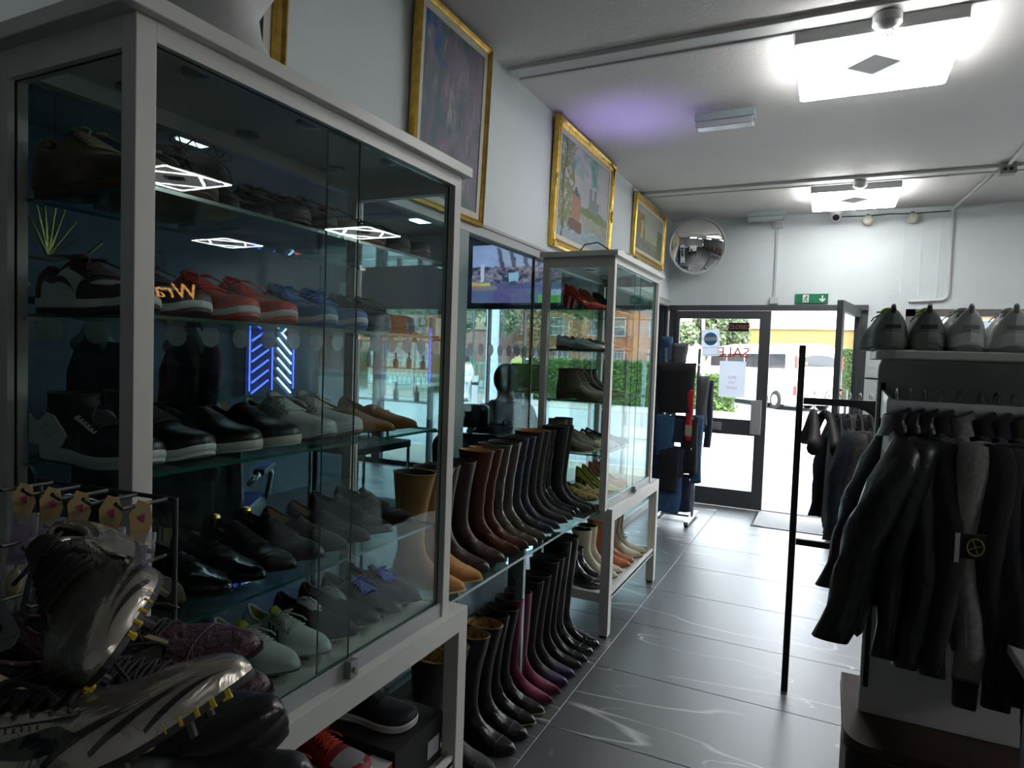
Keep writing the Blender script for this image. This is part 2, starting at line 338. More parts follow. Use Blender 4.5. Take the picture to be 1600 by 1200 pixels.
# shopfront door: fixed glazed leaf, head bar, open leaf folded to the right
d1 = thing('door_1', None, None, (0, 0, 0)); d1['kind'] = 'structure'
mb = MB(); mb.box(-1.58, .30, Y1 - .03, Y1 + .09, 2.035, 2.09).box(-1.575, -1.50, Y1, Y1 + .08, 0, 2.04).box(.20, .30, Y1, Y1 + .08, 0, 2.04); mb.build('door_frame', ALU, d1, bevel=.004)
lf = MB(); lf.box(-1.50, -1.46, Y1 - .02, Y1 + .03, 0.01, 2.03).box(-.66, -.555, Y1 - .02, Y1 + .03, 0.01, 2.03).box(-1.46, -.66, Y1 - .02, Y1 + .03, 1.95, 2.03).box(-1.46, -.66, Y1 - .02, Y1 + .03, 0.01, .19).box(-1.46, -.66, Y1 - .02, Y1 + .03, .76, .92)
lo = lf.build('leaf_frame', ALU, d1, bevel=.004)
mb = MB(); mb.box(-1.46, -.66, Y1 + .0, Y1 + .008, .19, 1.95); mb.build('pane', GCLEAR, d1)
mb = MB(); mb.box(-.70, -.60, Y1 - .055, Y1 - .02, .78, 1.13); mb.build('push_plate', mat('plate_grey', (.42, .42, .42), .4), d1, bevel=.004)
mb = MB(); mb.box(-1.15, -.98, Y1 - .045, Y1 - .02, .80, .88).box(-1.13, -1.0, Y1 - .05, Y1 - .045, .82, .86); mb.build('letterbox', mat('plate_grey2', (.3, .31, .31), .4), d1, bevel=.004)
d2 = thing('door_2', None, None, (.215, Y1 - .01, 0), math.radians(-101)); d2['kind'] = 'structure'
mb = MB(); mb.box(0, .05, -.02, .03, .01, 2.06).box(.8, .88, -.02, .03, .01, 2.06).box(.05, .8, -.02, .03, 1.97, 2.06).box(.05, .8, -.02, .03, .01, .19).box(.05, .8, -.02, .03, .76, .92); mb.build('leaf_frame', ALU, d2, bevel=.004)
mb = MB(); mb.box(.05, .8, 0, .008, .19, 1.97); mb.build('pane', GCLEAR, d2)
mb = MB(); mb.tube([(.84, .03, .9), (.84, .08, .9), (.84, .08, 1.3), (.84, .03, 1.3)], .012, 8); mb.build('door_handle', SILV, d2, smooth=True)
# signs and papers on the fixed leaf
PAPER = paper('white_paper', (.75, .77, .82)); RED = mat('sign_red', (.7, .04, .03), .5); SKYB = paper('sign_blue', (.10, .45, .75))
s = thing('closed_sign', 'small black sign reading CLOSED in slanted pale red letters on the glass door', 'sign', (-.86, Y1 - .012, 1.865))
mb = MB(); mb.box(-.10, .10, -.006, .006, -.045, .045); mb.build('board', BLACKP, s)
text('lettering', 'CLOSED', .058, mat('neon_off_red', (.62, .2, .17), .4), s, (0, -.008, 0), (PI / 2, 0, 0), .003, shear=.3)
s = thing('sale_lettering', 'red hand-drawn outline SALE lettering seen from behind on the glass door', 'sign', (-.90, Y1 - .012, 1.60))
text('lettering', 'SALE', .15, RED, s, (0, 0, 0), (PI / 2, 0, 0), .001, mirror=True)
s = thing('poster', 'white paper poster with faint reversed SALE ON NOW taped to the glass door', 'poster', (-.90, Y1 - .014, 1.33))
mb = MB(); mb.box(-.13, .13, -.001, .001, -.185, .185); mb.build('sheet', PAPER, s)
FR = mat('faint_red', (.62, .4, .42), .7)
for i, t_ in enumerate(('SALE', 'ON', 'NOW')): text('lettering', t_, .04, FR, s, (0, -.002, .02 - .055 * i), (PI / 2, 0, 0), .0005, mirror=True)
s = thing('notice', 'tilted white notice with blue disc crossed by a white band on the door', 'notice', (-1.13, Y1 - .016, 1.70)); s.rotation_euler = (0, math.radians(-4), 0)
mb = MB(); mb.box(-.09, .09, -.001, .001, -.14, .14); mb.build('sheet', PAPER, s)
mb = MB(); mb.lathe([(.068, -.003), (.068, -.001)], (0, 0, .04), 28, axis='y'); mb.build('disc', SKYB, s)
mb = MB(); mb.box(-.068, .068, -.0045, -.003, .02, .06); mb.build('band', PAPER, s)
mb = MB(); mb.box(-.08, .08, -.0025, -.001, -.128, -.125).box(-.08, .08, -.0025, -.001, -.05, -.047); mb.build('rule', mat('ink', (.2, .2, .25), .6), s)
# ---------------------------------------------------------------- ceiling lights
LP = emis('led_strip', (1, 1, 1), LAMP_STRIP)
def ceiling_light(x, y, label, h=.32):
    t = thing('ceiling_light', label, 'light', (x, y, ZC), 0, 'square LED ceiling lights')
    mb = MB(); mb.box(-h, h, -h, h, -.085, -.02).box(-.06, .06, -.1, .1, -.02, 0); mb.build('housing', PVC, t, bevel=.006)
    mb = MB(); e = .012; q = h - .01; D = h * .36
    # luminous panel with an unlit centre diamond
    z = -.088
    o4 = [(-q, -q), (q, -q), (q, q), (-q, q)]; i4 = [(0, -D), (D, 0), (0, D), (-D, 0)]
    vs = [(a, b, z) for a, b in o4] + [(a, b, z) for a, b in i4]
    mb.add(vs, [(0, 1, 4), (1, 5, 4), (1, 2, 5), (2, 6, 5), (2, 3, 6), (3, 7, 6), (3, 0, 7), (0, 4, 7)])
    mb.build('diffuser', emis('led_panel', (.95, .98, 1), LAMP_PANEL), t, fixn=False)
    mb = MB(); z = -.094
    for a, b in zip(o4, o4[1:] + o4[:1]): mb.beam((*a, z), (*b, z), .02, .008)
    m4 = [(0, -q), (q, 0), (0, q), (-q, 0)]
    for a, b in zip(m4, m4[1:] + m4[:1]): mb.beam((*a, z), (*b, z), .018, .008)
    mb.build('led_tubes', LP, t)
    return t
ceiling_light(.11, 3.47, 'large glowing square ceiling light nearest the camera')
ceiling_light(.11, 6.20, 'glowing square ceiling light nearest the shop door')
ceiling_light(3.0, 3.75, 'square ceiling light over the right side of the shop, nearer row')
ceiling_light(3.0, 6.25, 'square ceiling light over the right side, beside the shop window')
ceiling_light(3.0, 1.0, 'square ceiling light behind the camera on the right side')
ceiling_light(5.4, 6.35, 'square ceiling light at the far right window corner')
# sensor boss on the batten in front of the near light
t = thing('smoke_detector', 'round white detector on the ceiling trunking beside the near light', 'detector', (.14, 3.13, ZC - .03))
mb = MB(); mb.lathe([(.055, 0), (.055, -.035), (.035, -.055), (.01, -.06)], n=24); mb.build('body', PVC, t, smooth='auto')
mb = MB(); mb.tube([(.02, 0, -.055), (.03, 0, -.075), (.0, 0, -.08)], .003, 6); mb.build('toggle', PVC, t)
t = thing('smoke_detector', 'small white detector on the ceiling trunking at the far light', 'detector', (.14, 5.83, ZC - .03))
mb = MB(); mb.lathe([(.05, 0), (.05, -.035), (.03, -.05)], n=20); mb.build('body', PVC, t, smooth='auto')
for (x, y, lab) in ((-.635, 4.08, 'slim white emergency light with clear cover on the bare ceiling'), (-.64, 6.86, 'slim pale emergency light where ceiling meets the wall over the door')):
    t = thing('emergency_light', lab, 'light', (x, y, ZC))
    mb = MB(); mb.box(-.17, .17, -.05, .05, -.045, 0); mb.build('base', mat('emg_base', (.42, .52, .52), .5), t, bevel=.004)
    mb = MB(); mb.box(-.165, .165, -.045, .045, -.085, -.045); mb.build('cover', mat('emg_cover', (.6, .63, .65), .15, alpha=.9), t, bevel=.01)
t = thing('junction_box', 'grey junction box with cable clips on the ceiling at the right', 'junction box', (1.06, 5.74, ZC - .03))
mb = MB(); mb.box(-.05, .05, -.04, .04, -.05, .03); mb.build('body', mat('jb', (.3, .32, .32), .5), t, bevel=.005)
mb = MB(); mb.cyl((-.02, -.041, -.02), (-.02, -.05, -.02), .012).cyl((.015, -.041, -.02), (.015, -.05, -.02), .012); mb.build('gland', BLACKP, t)
t = thing('conduit', 'white conduit pipe running from ceiling box down the end wall to the window', 'pipe', (0, 0, 0))
mb = MB(); mb.tube([(1.06, 5.0, 2.96), (1.06, 5.72, 2.96)], .011, 8); mb.tube([(1.02, 5.8, 2.955), (.93, 7.0, 2.955), (.925, 7.035, 2.93), (.925, 7.035, 2.2), (.915, 7.035, 2.155), (.88, 7.035, 2.13), (.62, 7.035, 2.12)], .012, 8); mb.build('pipe', PVC, t, smooth=True)
t = thing('power_trunking', 'thin vertical white cable cover between two boxes above the door', 'trunking', (-.54, Y1, 0))
mb = MB(); mb.box(-.008, .012, -.012, 0, 2.17, 2.86); mb.build('cover', mat('trunk_grey', (.5, .53, .53), .5), t)
mb = MB(); mb.box(-.05, .055, -.035, 0, 2.85, 2.91); mb.build('box', PVC, t, bevel=.004)
mb = MB(); mb.box(-.035, .045, -.035, 0, 2.10, 2.17); mb.build('box', PVC, t, bevel=.004)
t = thing('exit_sign', 'green emergency exit sign with running figure and down arrow above the door', 'sign', (-.195, Y1 - .012, 2.152))
mb = MB(); mb.box(-.145, .145, -.008, .008, -.046, .046); mb.build('board', mat('exit_green', (0.0, .17, .075), .4), t)
WH = mat('sign_white', (.8, .82, .8), .5)
mb = MB(); mb.box(-.08, -.025, -.011, -.008, -.038, .038); mb.build('doorway', WH, t)
mb = MB(); mb.ball((-.045, -.013, .024), .007, 8)
for a, b in (((-.047, .016), (-.055, -.005)), ((-.047, .014), (-.032, .006)), ((-.049, .012), (-.068, .004)), ((-.055, -.005), (-.040, -.016)), ((-.040, -.016), (-.046, -.032)), ((-.055, -.005), (-.066, -.022)), ((-.066, -.022), (-.078, -.022))):
    mb.beam((a[0], -.013, a[1]), (b[0], -.013, b[1]), .003, .007)
mb.build('figure', mat('exit_green', (0, 0, 0)), t)
mb = MB(); mb.prism([(.088, .03), (.102, .03), (.102, -.008), (.122, .004), (.122, -.01), (.095, -.034), (.068, -.01), (.068, .004), (.088, -.008)], -.011, -.008); mb.build('arrow', WH, t)
t = thing('security_camera', 'small white dome camera with black lens under the ceiling', 'camera', (-.02, 6.93, ZC))
mb = MB(); mb.lathe([(.055, 0), (.055, -.03), (.05, -.05)], n=24); mb.build('mount', PVC, t, smooth='auto')
mb = MB(); mb.ball((0, -.01, -.075), .048, 20); mb.build('body', PVC, t, smooth=True)
mb = MB(); mb.lathe([(.028, -.062), (.03, -.05), (.03, -.03)], (0, 0, -.085), 20, axis='y'); mb.build('lens', mat('lens', (.005, .005, .006), .1), t, smooth='auto')
for x, lab in ((.25, 'cream round spotlight on the end wall, nearer the camera dome'), (.61, 'cream round spotlight on the end wall above the shop window')):
    t = thing('spotlight', lab, 'light', (x, Y1 - .02, 2.875))
    mb = MB(); mb.box(-.015, .015, -.03, .02, .01, .06); mb.build('bracket', BLACKM, t)
    mb = MB(); mb.lathe([(.012, .03), (.045, .01), (.045, -.03), (.03, -.045)], (0, -.03, 0), 20, axis='y'); mb.build('head', mat('cream_lamp', (.6, .57, .47), .4), t, smooth='auto')
t = thing('cable', 'thin dark cable tacked along the wall top between two spotlights', 'cable')
mb = MB(); mb.tube([(.02, 7.03, 2.93), (.25, 7.035, 2.925), (.42, 7.035, 2.932), (.61, 7.035, 2.925), (.9, 7.035, 2.93)], .005, 6); mb.build('wire', BLACKP, t)
# purple lamp (salon/neon glow) is a real coloured lamp behind the cabinets; convex mirror
t = thing('convex_mirror', 'round convex security mirror hung in the corner beside the door', 'mirror', (-1.262, 6.76, 2.66))
dirm = Vector((.42, -1, -.22)).normalized(); t.rotation_euler = dirm.to_track_quat('Z', 'Y').to_euler()
prof = []; RR = .62; rad = .275
mb = MB(); n = 14
prof = [(max(.0005, rad * i / n), math.sqrt(RR * RR - (rad * i / n)**2) - math.sqrt(RR * RR - rad * rad)) for i in range(n, -1, -1)]
mb.lathe(prof, n=48); mb.build('mirror_face', mat('mirror', (.9, .9, .9), .015, 1), t, smooth=True)
mb = MB(); mb.tube([(rad * math.cos(a), rad * math.sin(a), 0) for a in np.linspace(0, 2 * PI, 49)], .009, 8); mb.build('rim', mat('rim_grey', (.55, .56, .56), .5), t, smooth=True)
mb = MB(); mb.cyl((0, 0, -.02), (0, 0, -.16), .02).lathe([(rad * .95, -.004), (.05, -.05)], n=32); mb.build('back_shell', mat('shell', (.2, .2, .2), .6), t, smooth='auto')

# ---------------------------------------------------------------- paintings
def frame_picture(name, label, yA, yB, zA, zB, wd, fn, cols, ornate=False, cat='painting', slip=.03, tilt=0.03):
    t = thing(name, label, cat, (X0, yA, zA)); t.rotation_euler = (0, tilt, 0)
    W_, H_ = yB - yA, zB - zA
    prof = [(0, 0), (.0, .03), (.012, .036), (.02, .024), (wd * .6, .02), (wd * .75, .03), (wd, .022), (wd, 0)]
    mb = MB(); cs = [(0, 0, 1, 1), (W_, 0, -1, 1), (W_, H_, -1, -1), (0, H_, 1, -1)]
    rs = []
    for (cy_, cz, sy, sz) in cs + cs[:1]: rs.append([(d, cy_ + sy * o_, cz + sz * o_) for o_, d in prof])
    mb.rings(rs, False, False); mb.build('frame', cols, t)
    if ornate:
        for (cy_, cz, sy, sz) in cs:
            mb = MB(); rs = []
            for q in range(9):
                d_ = -.085 + .02125 * q; u_, v_ = (max(0, -d_), max(0, d_)); r_ = .010 + .011 * math.exp(-(d_ / .03)**2) + .003 * math.sin(q * 2.3)
                c0 = (.034, cy_ + sy * (.018 + u_), cz + sz * (.018 + v_)); rs.append([(c0[0] + r_ * .6 * math.cos(a_), c0[1] + r_ * math.sin(a_) * (1 if v_ > 0 else .5) * sy, c0[2] + r_ * math.sin(a_) * (.5 if v_ > 0 else 1) * sz) for a_ in np.linspace(0, 2 * PI, 10, endpoint=False)])
            mb.rings(rs); mb.build('corner_ornament', cols, t, smooth=True)
        for (yy, zz, e1, e2) in ((W_ / 2, .012, 3, 1), (W_ / 2, H_ - .012, 3, 1), (.012, H_ / 2, 1, 3), (W_ - .012, H_ / 2, 1, 3)):
            mb = MB(); mb.ball((.032, yy, zz), .016, 10, (.6, e1, e2)); mb.build('centre_ornament', cols, t, smooth=True)
    i = wd; j = wd + slip
    mb = MB(); 
    for (a0, a1, b0, b1) in ((i, W_ - i, i, j), (i, W_ - i, H_ - j, H_ - i), (i, j, j, H_ - j), (W_ - j, W_ - i, j, H_ - j)): mb.box(0.004, .018, a0, a1, b0, b1)
    mb.build('slip', CREAM, t)
    canvas('canvas', (.014, j, j), (0, W_ - 2 * j, 0), (0, 0, H_ - 2 * j), 120, 130, fn, vcol_mat('paint_print'), t)
    return t
def p_abs(u, v):
    a = fbm(u * 7, v * 4, 3); b = fbm(u * 11 + 5, v * 6, 9); c = fbm(u * 22, v * 8, 5); k = fbm(u * 30, v * 22, 8)
    col = mixc((.05, .06, .09), (.19, .165, .21), a * 1.5)
    col = mixc(col, (.06, .13, .15), (b - .5) * 4)
    col = mixc(col, (.34, .33, .34), max(0, (c - .62) * 5) * (1 - abs(u - .45) * 1.6))
    col = mixc(col, (.36, .2, .14), max(0, (k - .72) * 5) * (1 if .3 < v < .85 else 0))
    if u < .35 and v > .75: col = mixc(col, (.03, .09, .28), (fbm(u * 9, v * 9, 2) - .45) * 4)
    return col
def p_river(u, v):
    n = fbm(u * 8, v * 8, 4); sky_ = mixc((.34, .38, .40), (.50, .47, .46), fbm(u * 4, v * 5, 1))
    if v > .7: sky_ = mixc(sky_, (.10, .30, .27), max(0, fbm(u * 6, v * 5, 7) - .5) * 4)
    col = sky_
    if v < .36: col = mixc((.16, .26, .28), (.40, .47, .48), fbm(u * 14, v * 40, 6))
    if .2 < v < .36 + .03 * n and u > .35: col = mixc((.42, .40, .33), (.25, .27, .18), fbm(u * 30, v * 20, 2) * 1.2) 
    if .33 < v < .47 - .2 * abs(u - .7) and u > .3: col = mixc((.10, .16, .05), (.22, .28, .12), n)
    if .62 < u < .80 and .4 < v < .56: col = mixc((.14, .2, .2), (.25, .27, .25), n)
    for cu in (.60, .70):
        if abs(u - cu) < .03 and .42 < v < .68: col = mixc((.25, .25, .24), (.18, .2, .2), fbm(u * 40, v * 30, 1))
    if abs(u - .33) < .075 and .18 < v < .50: col = mixc((.30, .13, .08), (.42, .22, .15), fbm(u * 30, v * 30, 3))
    if abs(u - .33) < .075 * (1 - (v - .50) / .09) and .50 <= v < .59: col = (.04, .12, .11)
    if abs(u - .33) < .13 and .12 < v < .24: col = mixc((.2, .08, .05), (.10, .08, .07), n)
    if u < .24 + .05 * n and v > .1 and fbm(u * 26, v * 22, 8) > .42: col = mixc((.10, .13, .03), (.30, .30, .14), fbm(u * 40, v * 40, 9))
    if abs(u - .09 - .02 * math.sin(v * 9)) < .012: col = (.10, .08, .05)
    return col
def p_alley(u, v):
    n = fbm(u * 8, v * 8, 14); col = mixc((.22, .28, .28), (.45, .43, .30), fbm(u * 4, v * 4, 11) * (1 - abs(u - .5)))
    if u < .38 - .12 * v and v < .85: col = mixc((.16, .12, .06), (.34, .27, .12), fbm(u * 16, v * 12, 2))
    if .18 < u < .26 and .3 < v < .7: col = (.42, .38, .2)
    if v < .3: col = mixc((.10, .14, .12), (.28, .28, .2), fbm(u * 14, v * 20, 5))
    if u > .8 and v < .7: col = mixc((.06, .12, .05), (.16, .2, .1), n)
    return col
frame_picture('painting', 'tall abstract painting in purple, blue and grey with slim gold frame', 2.215, 2.83, 2.12, 3.0 - .035, .028, warp(p_abs, .12, 7), GOLD, cat='painting')
frame_picture('painting', 'river painting with brick tower and castle in ornate gold frame', 3.70, 4.84, 2.18, 2.965, .055, warp(p_river, .05, 14), GOLD, True)
frame_picture('painting', 'small village street painting in gold frame nearest the corner mirror', 5.50, 6.60, 2.40, 2.93, .045, warp(p_alley, .07, 12), GOLD)
frame_picture('painting', 'gold framed dark picture behind the white bust at top left', 1.02, 1.53, 2.15, 2.93, .055, lambda u, v: mixc((.02, .05, .07), (.05, .10, .12), fbm(u * 5, v * 5, 3)), GOLD, False)

# ================================================================ DISPLAY CABINETS
def slab_glass(mb, x0, x1, y0, y1, z0, z1):
    mb.box(x0, x1, y0, y1, z0, z1)
    mb.m[-6:] = [0, 0, 1, 1, 1, 1] if z1 - z0 < .02 else [1, 1, 0, 1, 0, 1]
def cabinet(name, label, y0, y1, sy0, sy1, shelves, split, lock):
    t = thing(name, label, 'cabinet', (0, 0, 0), 0, 'white display cabinets'); O = Vector((-1.2, (y0 + y1) / 2, 0)); t.location = O
    def B(mb, nm, m, **k):
        mb.v = [(a - O.x, b - O.y, c) for a, b, c in mb.v]; return mb.build(nm, m, t, **k)
    xa, xb = -1.42, -1.018; p = .036
    for (cx, cy) in ((xb - p, y0), (xb - p, y1 - p), (xa, y0), (xa, y1 - p)):
        mb = MB(); mb.box(cx, cx + p, cy, cy + p, .70, 2.027); B(mb, 'post', WHITE, bevel=.0015)
    for (a0, a1, b0, b1, c0, c1) in ((xb - p, xb, y0 + p, y1 - p, 1.992, 2.027), (xa, xa + p, y0 + p, y1 - p, 1.992, 2.027), (xa + p, xb - p, y0, y0 + p * .8, 1.975, 2.027), (xa + p, xb - p, y1 - p * .8, y1, 1.975, 2.027)):
        mb = MB(); mb.box(a0, a1, b0, b1, c0, c1); B(mb, 'top_rail', WHITE)
    mb = MB(); mb.box(xa - .01, -.996, y0 - .03, y1 + .027, 2.027, 2.056); B(mb, 'top_board', WHITE, bevel=.002)
    mb = MB(); mb.box(xa + .01, xb - .026, y0 + .01, y1 - .01, .70, .728); B(mb, 'deck_board', mat('deck_white', (.60, .63, .55), .5))
    mb = MB(); mb.box(xb - .024, xb - .006, y0 + p, y1 - p, .700, .737).box(xb - .012, xb - .008, y0 + p, y1 - p, .737, .742); B(mb, 'door_track', SATIN, bevel=.001)
    mb = MB(); slab_glass(mb, xa + p, xb - p, y0 + .012, y0 + .017, .728, 1.975); B(mb, 'side_glass', [GDOOR, GEDGE], fixn=False)
    mb = MB(); slab_glass(mb, xa + p, xb - p, y1 - .017, y1 - .012, .728, 1.975); B(mb, 'side_glass', [GDOOR, GEDGE], fixn=False)
    mb = MB(); mb.box(xa + .008, xa + .012, y0 + p, y1 - p, .728, 1.992); B(mb, 'back_glass', GDOOR)
    for (a, b, x) in ((y0 + p + .004, split + .10, xb - .012), (split, y1 - p - .004, xb - .020)):
        mb = MB(); mb.box(x - .0025, x + .0025, a, b, .742, 1.990); mb.m[-6:] = [1, 1, 1, 0, 1, 0]; B(mb, 'sliding_door', [GDOOR, GEDGE], fixn=False)
    for z in shelves:
        mb = MB(); slab_glass(mb, xa + .022, -1.052, y0 + .045, y1 - .045, z - .007, z); B(mb, 'shelf', [GSHELF, GEDGE], fixn=False)
        mb = MB()
        for cx in (xa + .05, -1.075):
            for cy in (y0 + .017, y1 - .045): mb.box(cx, cx + .014, cy, cy + .03, z - .014, z - .008)
        for k in range(4):
            m1 = MB(); cx = (xa + .05, -1.075)[k % 2]; cy = (y0 + .018, y1 - .046)[k // 2]; m1.box(cx, cx + .014, cy, cy + .028, z - .014, z - .0075); B(m1, 'shelf_clip', CHROME)
    for cy in (y0 + .2, y0 + .5, y1 - .2):
        for cx in (-1.33, -1.13):
            mb = MB(); mb.lathe([(.03, 2.027), (.03, 2.022), (.012, 2.018)], (cx, cy, 0), 20); B(mb, 'downlight', mat('puck', (.25, .26, .26), .3, .5), smooth='auto')
    mb = MB(); mb.box(xb - .004, xb + .016, lock - .014, lock + .014, .705, .745).cyl((xb + .016, lock, .722), (xb + .022, lock, .722), .007); B(mb, 'lock', mat('lock_grey', (.3, .31, .32), .35, .7), bevel=.001)
    # stand
    s = thing('cabinet_stand', ('white bench stand carrying the ' + ('near' if y0 < 2 else 'far') + ' glass display cabinet'), 'stand', (-1.2, (sy0 + sy1) / 2, 0)); O2 = Vector((-1.2, (sy0 + sy1) / 2, 0))
    def B2(mb, nm, m, **k):
        mb.v = [(a - O2.x, b - O2.y, c) for a, b, c in mb.v]; return mb.build(nm, m, s, **k)
    mb = MB(); mb.box(-1.45, -.998, sy0, sy1, .63, .6995); B2(mb, 'bench_top', WHITE, bevel=.002)
    lw = .052
    for cx in (-.998 - lw, -1.45):
        for cy in (sy0, sy1 - lw):
            mb = MB(); mb.box(cx, cx + lw, cy, cy + lw, .012, .63); B2(mb, 'leg', WHITE, bevel=.002)
            mb = MB(); mb.box(cx + .006, cx + lw - .006, cy + .006, cy + lw - .006, 0, .012); B2(mb, 'foot_pad', BLACKP)
    mb = MB(); mb.box(-1.44, -1.006, sy0 + lw, sy1 - lw, .205, .218); B2(mb, 'lower_shelf', WHITE)
    for cx in (-1.022, -1.44): 
        mb = MB(); mb.box(cx, cx + .016, sy0 + lw, sy1 - lw, .195, .235); B2(mb, 'shelf_rail', WHITE, bevel=.001)
    for cy in (sy0 + .01, sy1 - .035):
        mb = MB(); mb.box(-1.40, -1.05, cy, cy + .022, .185, .235); B2(mb, 'end_rail', WHITE)
    return t
SH = (1.768, 1.548, 1.272, .984)
cabinet('display_cabinet', 'near tall glass display cabinet with white frame, full of sneakers', .685, 1.705, .61, 1.79, SH, 1.15, 1.242)
cabinet('display_cabinet', 'far narrow-looking glass display cabinet with red heels on top shelf', 3.26, 4.25, 3.325, 4.38, (1.762, 1.54, 1.27, .984), 3.72, 3.8)
# glass boot shelf between the cabinets
t = thing('boot_shelf', 'long clear glass shelf for tall boots between the two cabinets', 'shelf', (-1.23, 2.56, 0))
mb = MB(); slab_glass(mb, -.19, .17, -.80, .70, .690, .7); mb.build('shelf_glass', [GSHELF, GEDGE], t, fixn=False)
for (x, y) in ((-.12, -.35), (-.12, .3), (.05, .02), (-.12, .62)):
    mb = MB(); mb.box(x - .02, x + .02, y - .012, y + .012, 0, .69); mb.build('support', mat('support_grey', (.25, .32, .33), .35, .4), t)
mb = MB(); mb.box(-.19, -.17, -.80, .70, .30, .325); mb.build('back_rail', mat('support_grey', (0, 0, 0)), t)

# ================================================================ FOOTWEAR
LE = lambda n, c, r=.32, **k: mat('leather_' + n, c, r, wrinkle=k.pop('wr', .25), bscale=k.pop('bs', 30), **k)
Mx = dict(black=LE('black', (.010, .010, .012), .3), blackm=LE('black_matt', (.012, .012, .013), .6), patent=LE('black_patent', (.006, .006, .008), .12, coat=.8, wr=.5, bs=18),
          white=LE('white', (.62, .66, .63), .45, wr=.1), offwhite=mat('rubber_offwhite', (.60, .60, .52), .6), wrub=mat('rubber_white', (.66, .70, .68), .55), burg=LE('burgundy', (.06, .018, .026), .45),
          red=LE('red', (.62, .045, .022), .5, wr=.1), dred=LE('deep_red', (.50, .03, .03), .5), orange=LE('red_orange', (.70, .10, .045), .5, wr=.1), blue=LE('blue', (.06, .19, .52), .5, wr=.1), lblue=LE('light_blue', (.22, .42, .72), .5, wr=.1),
          brown=LE('brown', (.085, .027, .012), .3, wr=.4), dbrown=LE('dark_brown', (.028, .016, .013), .35, wr=.4), olive=LE('olive_patent', (.055, .05, .032), .16, coat=.8, wr=.6, bs=20),
          tan=mat('suede_tan', (.42, .20, .055), .85, sheen=.3, bump=.2, bscale=200), tsuede=mat('suede_toffee', (.36, .15, .03), .85, sheen=.4, bump=.2, bscale=200), bsuede=mat('suede_brown', (.075, .042, .022), .9, sheen=.3), khaki=mat('nubuck_khaki', (.13, .105, .065), .8, sheen=.2, bump=.2, bscale=120),
          brhike=LE('hiker_brown', (.14, .095, .05), .6), crepe=mat('crepe', (.66, .58, .34), .7), gum=mat('gum_sole', (.12, .06, .025), .6), rub=mat('rubber_black', (.012, .012, .012), .55), fuch=mat('suede_fuchsia', (.13, .003, .035), .85, sheen=.4), purple=LE('purple', (.03, .014, .07), .5),
          cream=LE('cream', (.50, .47, .34), .4), orbrown=LE('cognac', (.36, .11, .03), .3, wr=.4), grey=LE('mid_grey', (.30, .31, .32), .55), navy=LE('navy', (.012, .016, .028), .35), gold=mat('brass', (.8, .55, .15), .2, 1), yellow=LE('lemon', (.52, .48, .04), .6),
          lace=mat('lace_black', (.012, .012, .012), .8), lacew=mat('lace_white', (.62, .64, .58), .8), lacer=mat('lace_red', (.66, .05, .02), .8), laceb=mat('lace_blue', (.05, .22, .65), .8), lacedb=mat('lace_royal', (.015, .04, .5), .6), lacet=mat('lace_tan', (.3, .24, .14), .8),
          lining=mat('shoe_lining', (.035, .03, .028), .9), lintan=mat('lining_tan', (.35, .22, .1), .8), lingrey=mat('lining_grey', (.2, .2, .2), .8), silver=LE('gunmetal', (.40, .37, .32), .25, metal=.8, wr=.3), silverf=LE('silver', (.55, .56, .55), .25, metal=.6), plum=LE('plum_croc', (.075, .035, .05), .38, wr=.8, bs=60), neon=mat('lining_lime', (.45, .75, .02), .6),
          leop=mat('leopard', (.32, .2, .07), .6, vary=.9, vscale=60), sgrey=LE('sneaker_grey', (.20, .23, .22), .5, wr=.15), sole_tan=mat('sole_tan', (.35, .2, .12), .6), pink=LE('coral', (.6, .22, .16), .5), fur=mat('leopard', (0, 0, 0)), ylw=mat('stud_yellow', (.55, .42, .02), .5))
W_SNK = [(0, .0), (.012, .33), (.04, .52), (.1, .66), (.2, .72), (.35, .70), (.48, .78), (.62, .95), (.74, 1.0), (.84, .94), (.92, .76), (.97, .52), (.992, .26), (1, 0)]
W_ALM = [(0, 0), (.012, .33), (.04, .50), (.1, .62), (.2, .66), (.35, .60), (.5, .74), (.64, .97), (.72, 1), (.82, .86), (.9, .60), (.96, .36), (.99, .18), (1, 0)]
W_PNT = [(0, 0), (.012, .33), (.04, .50), (.1, .60), (.2, .64), (.35, .56), (.5, .72), (.62, .98), (.70, 1), (.8, .78), (.9, .42), (.96, .2), (.99, .09), (1, 0)]
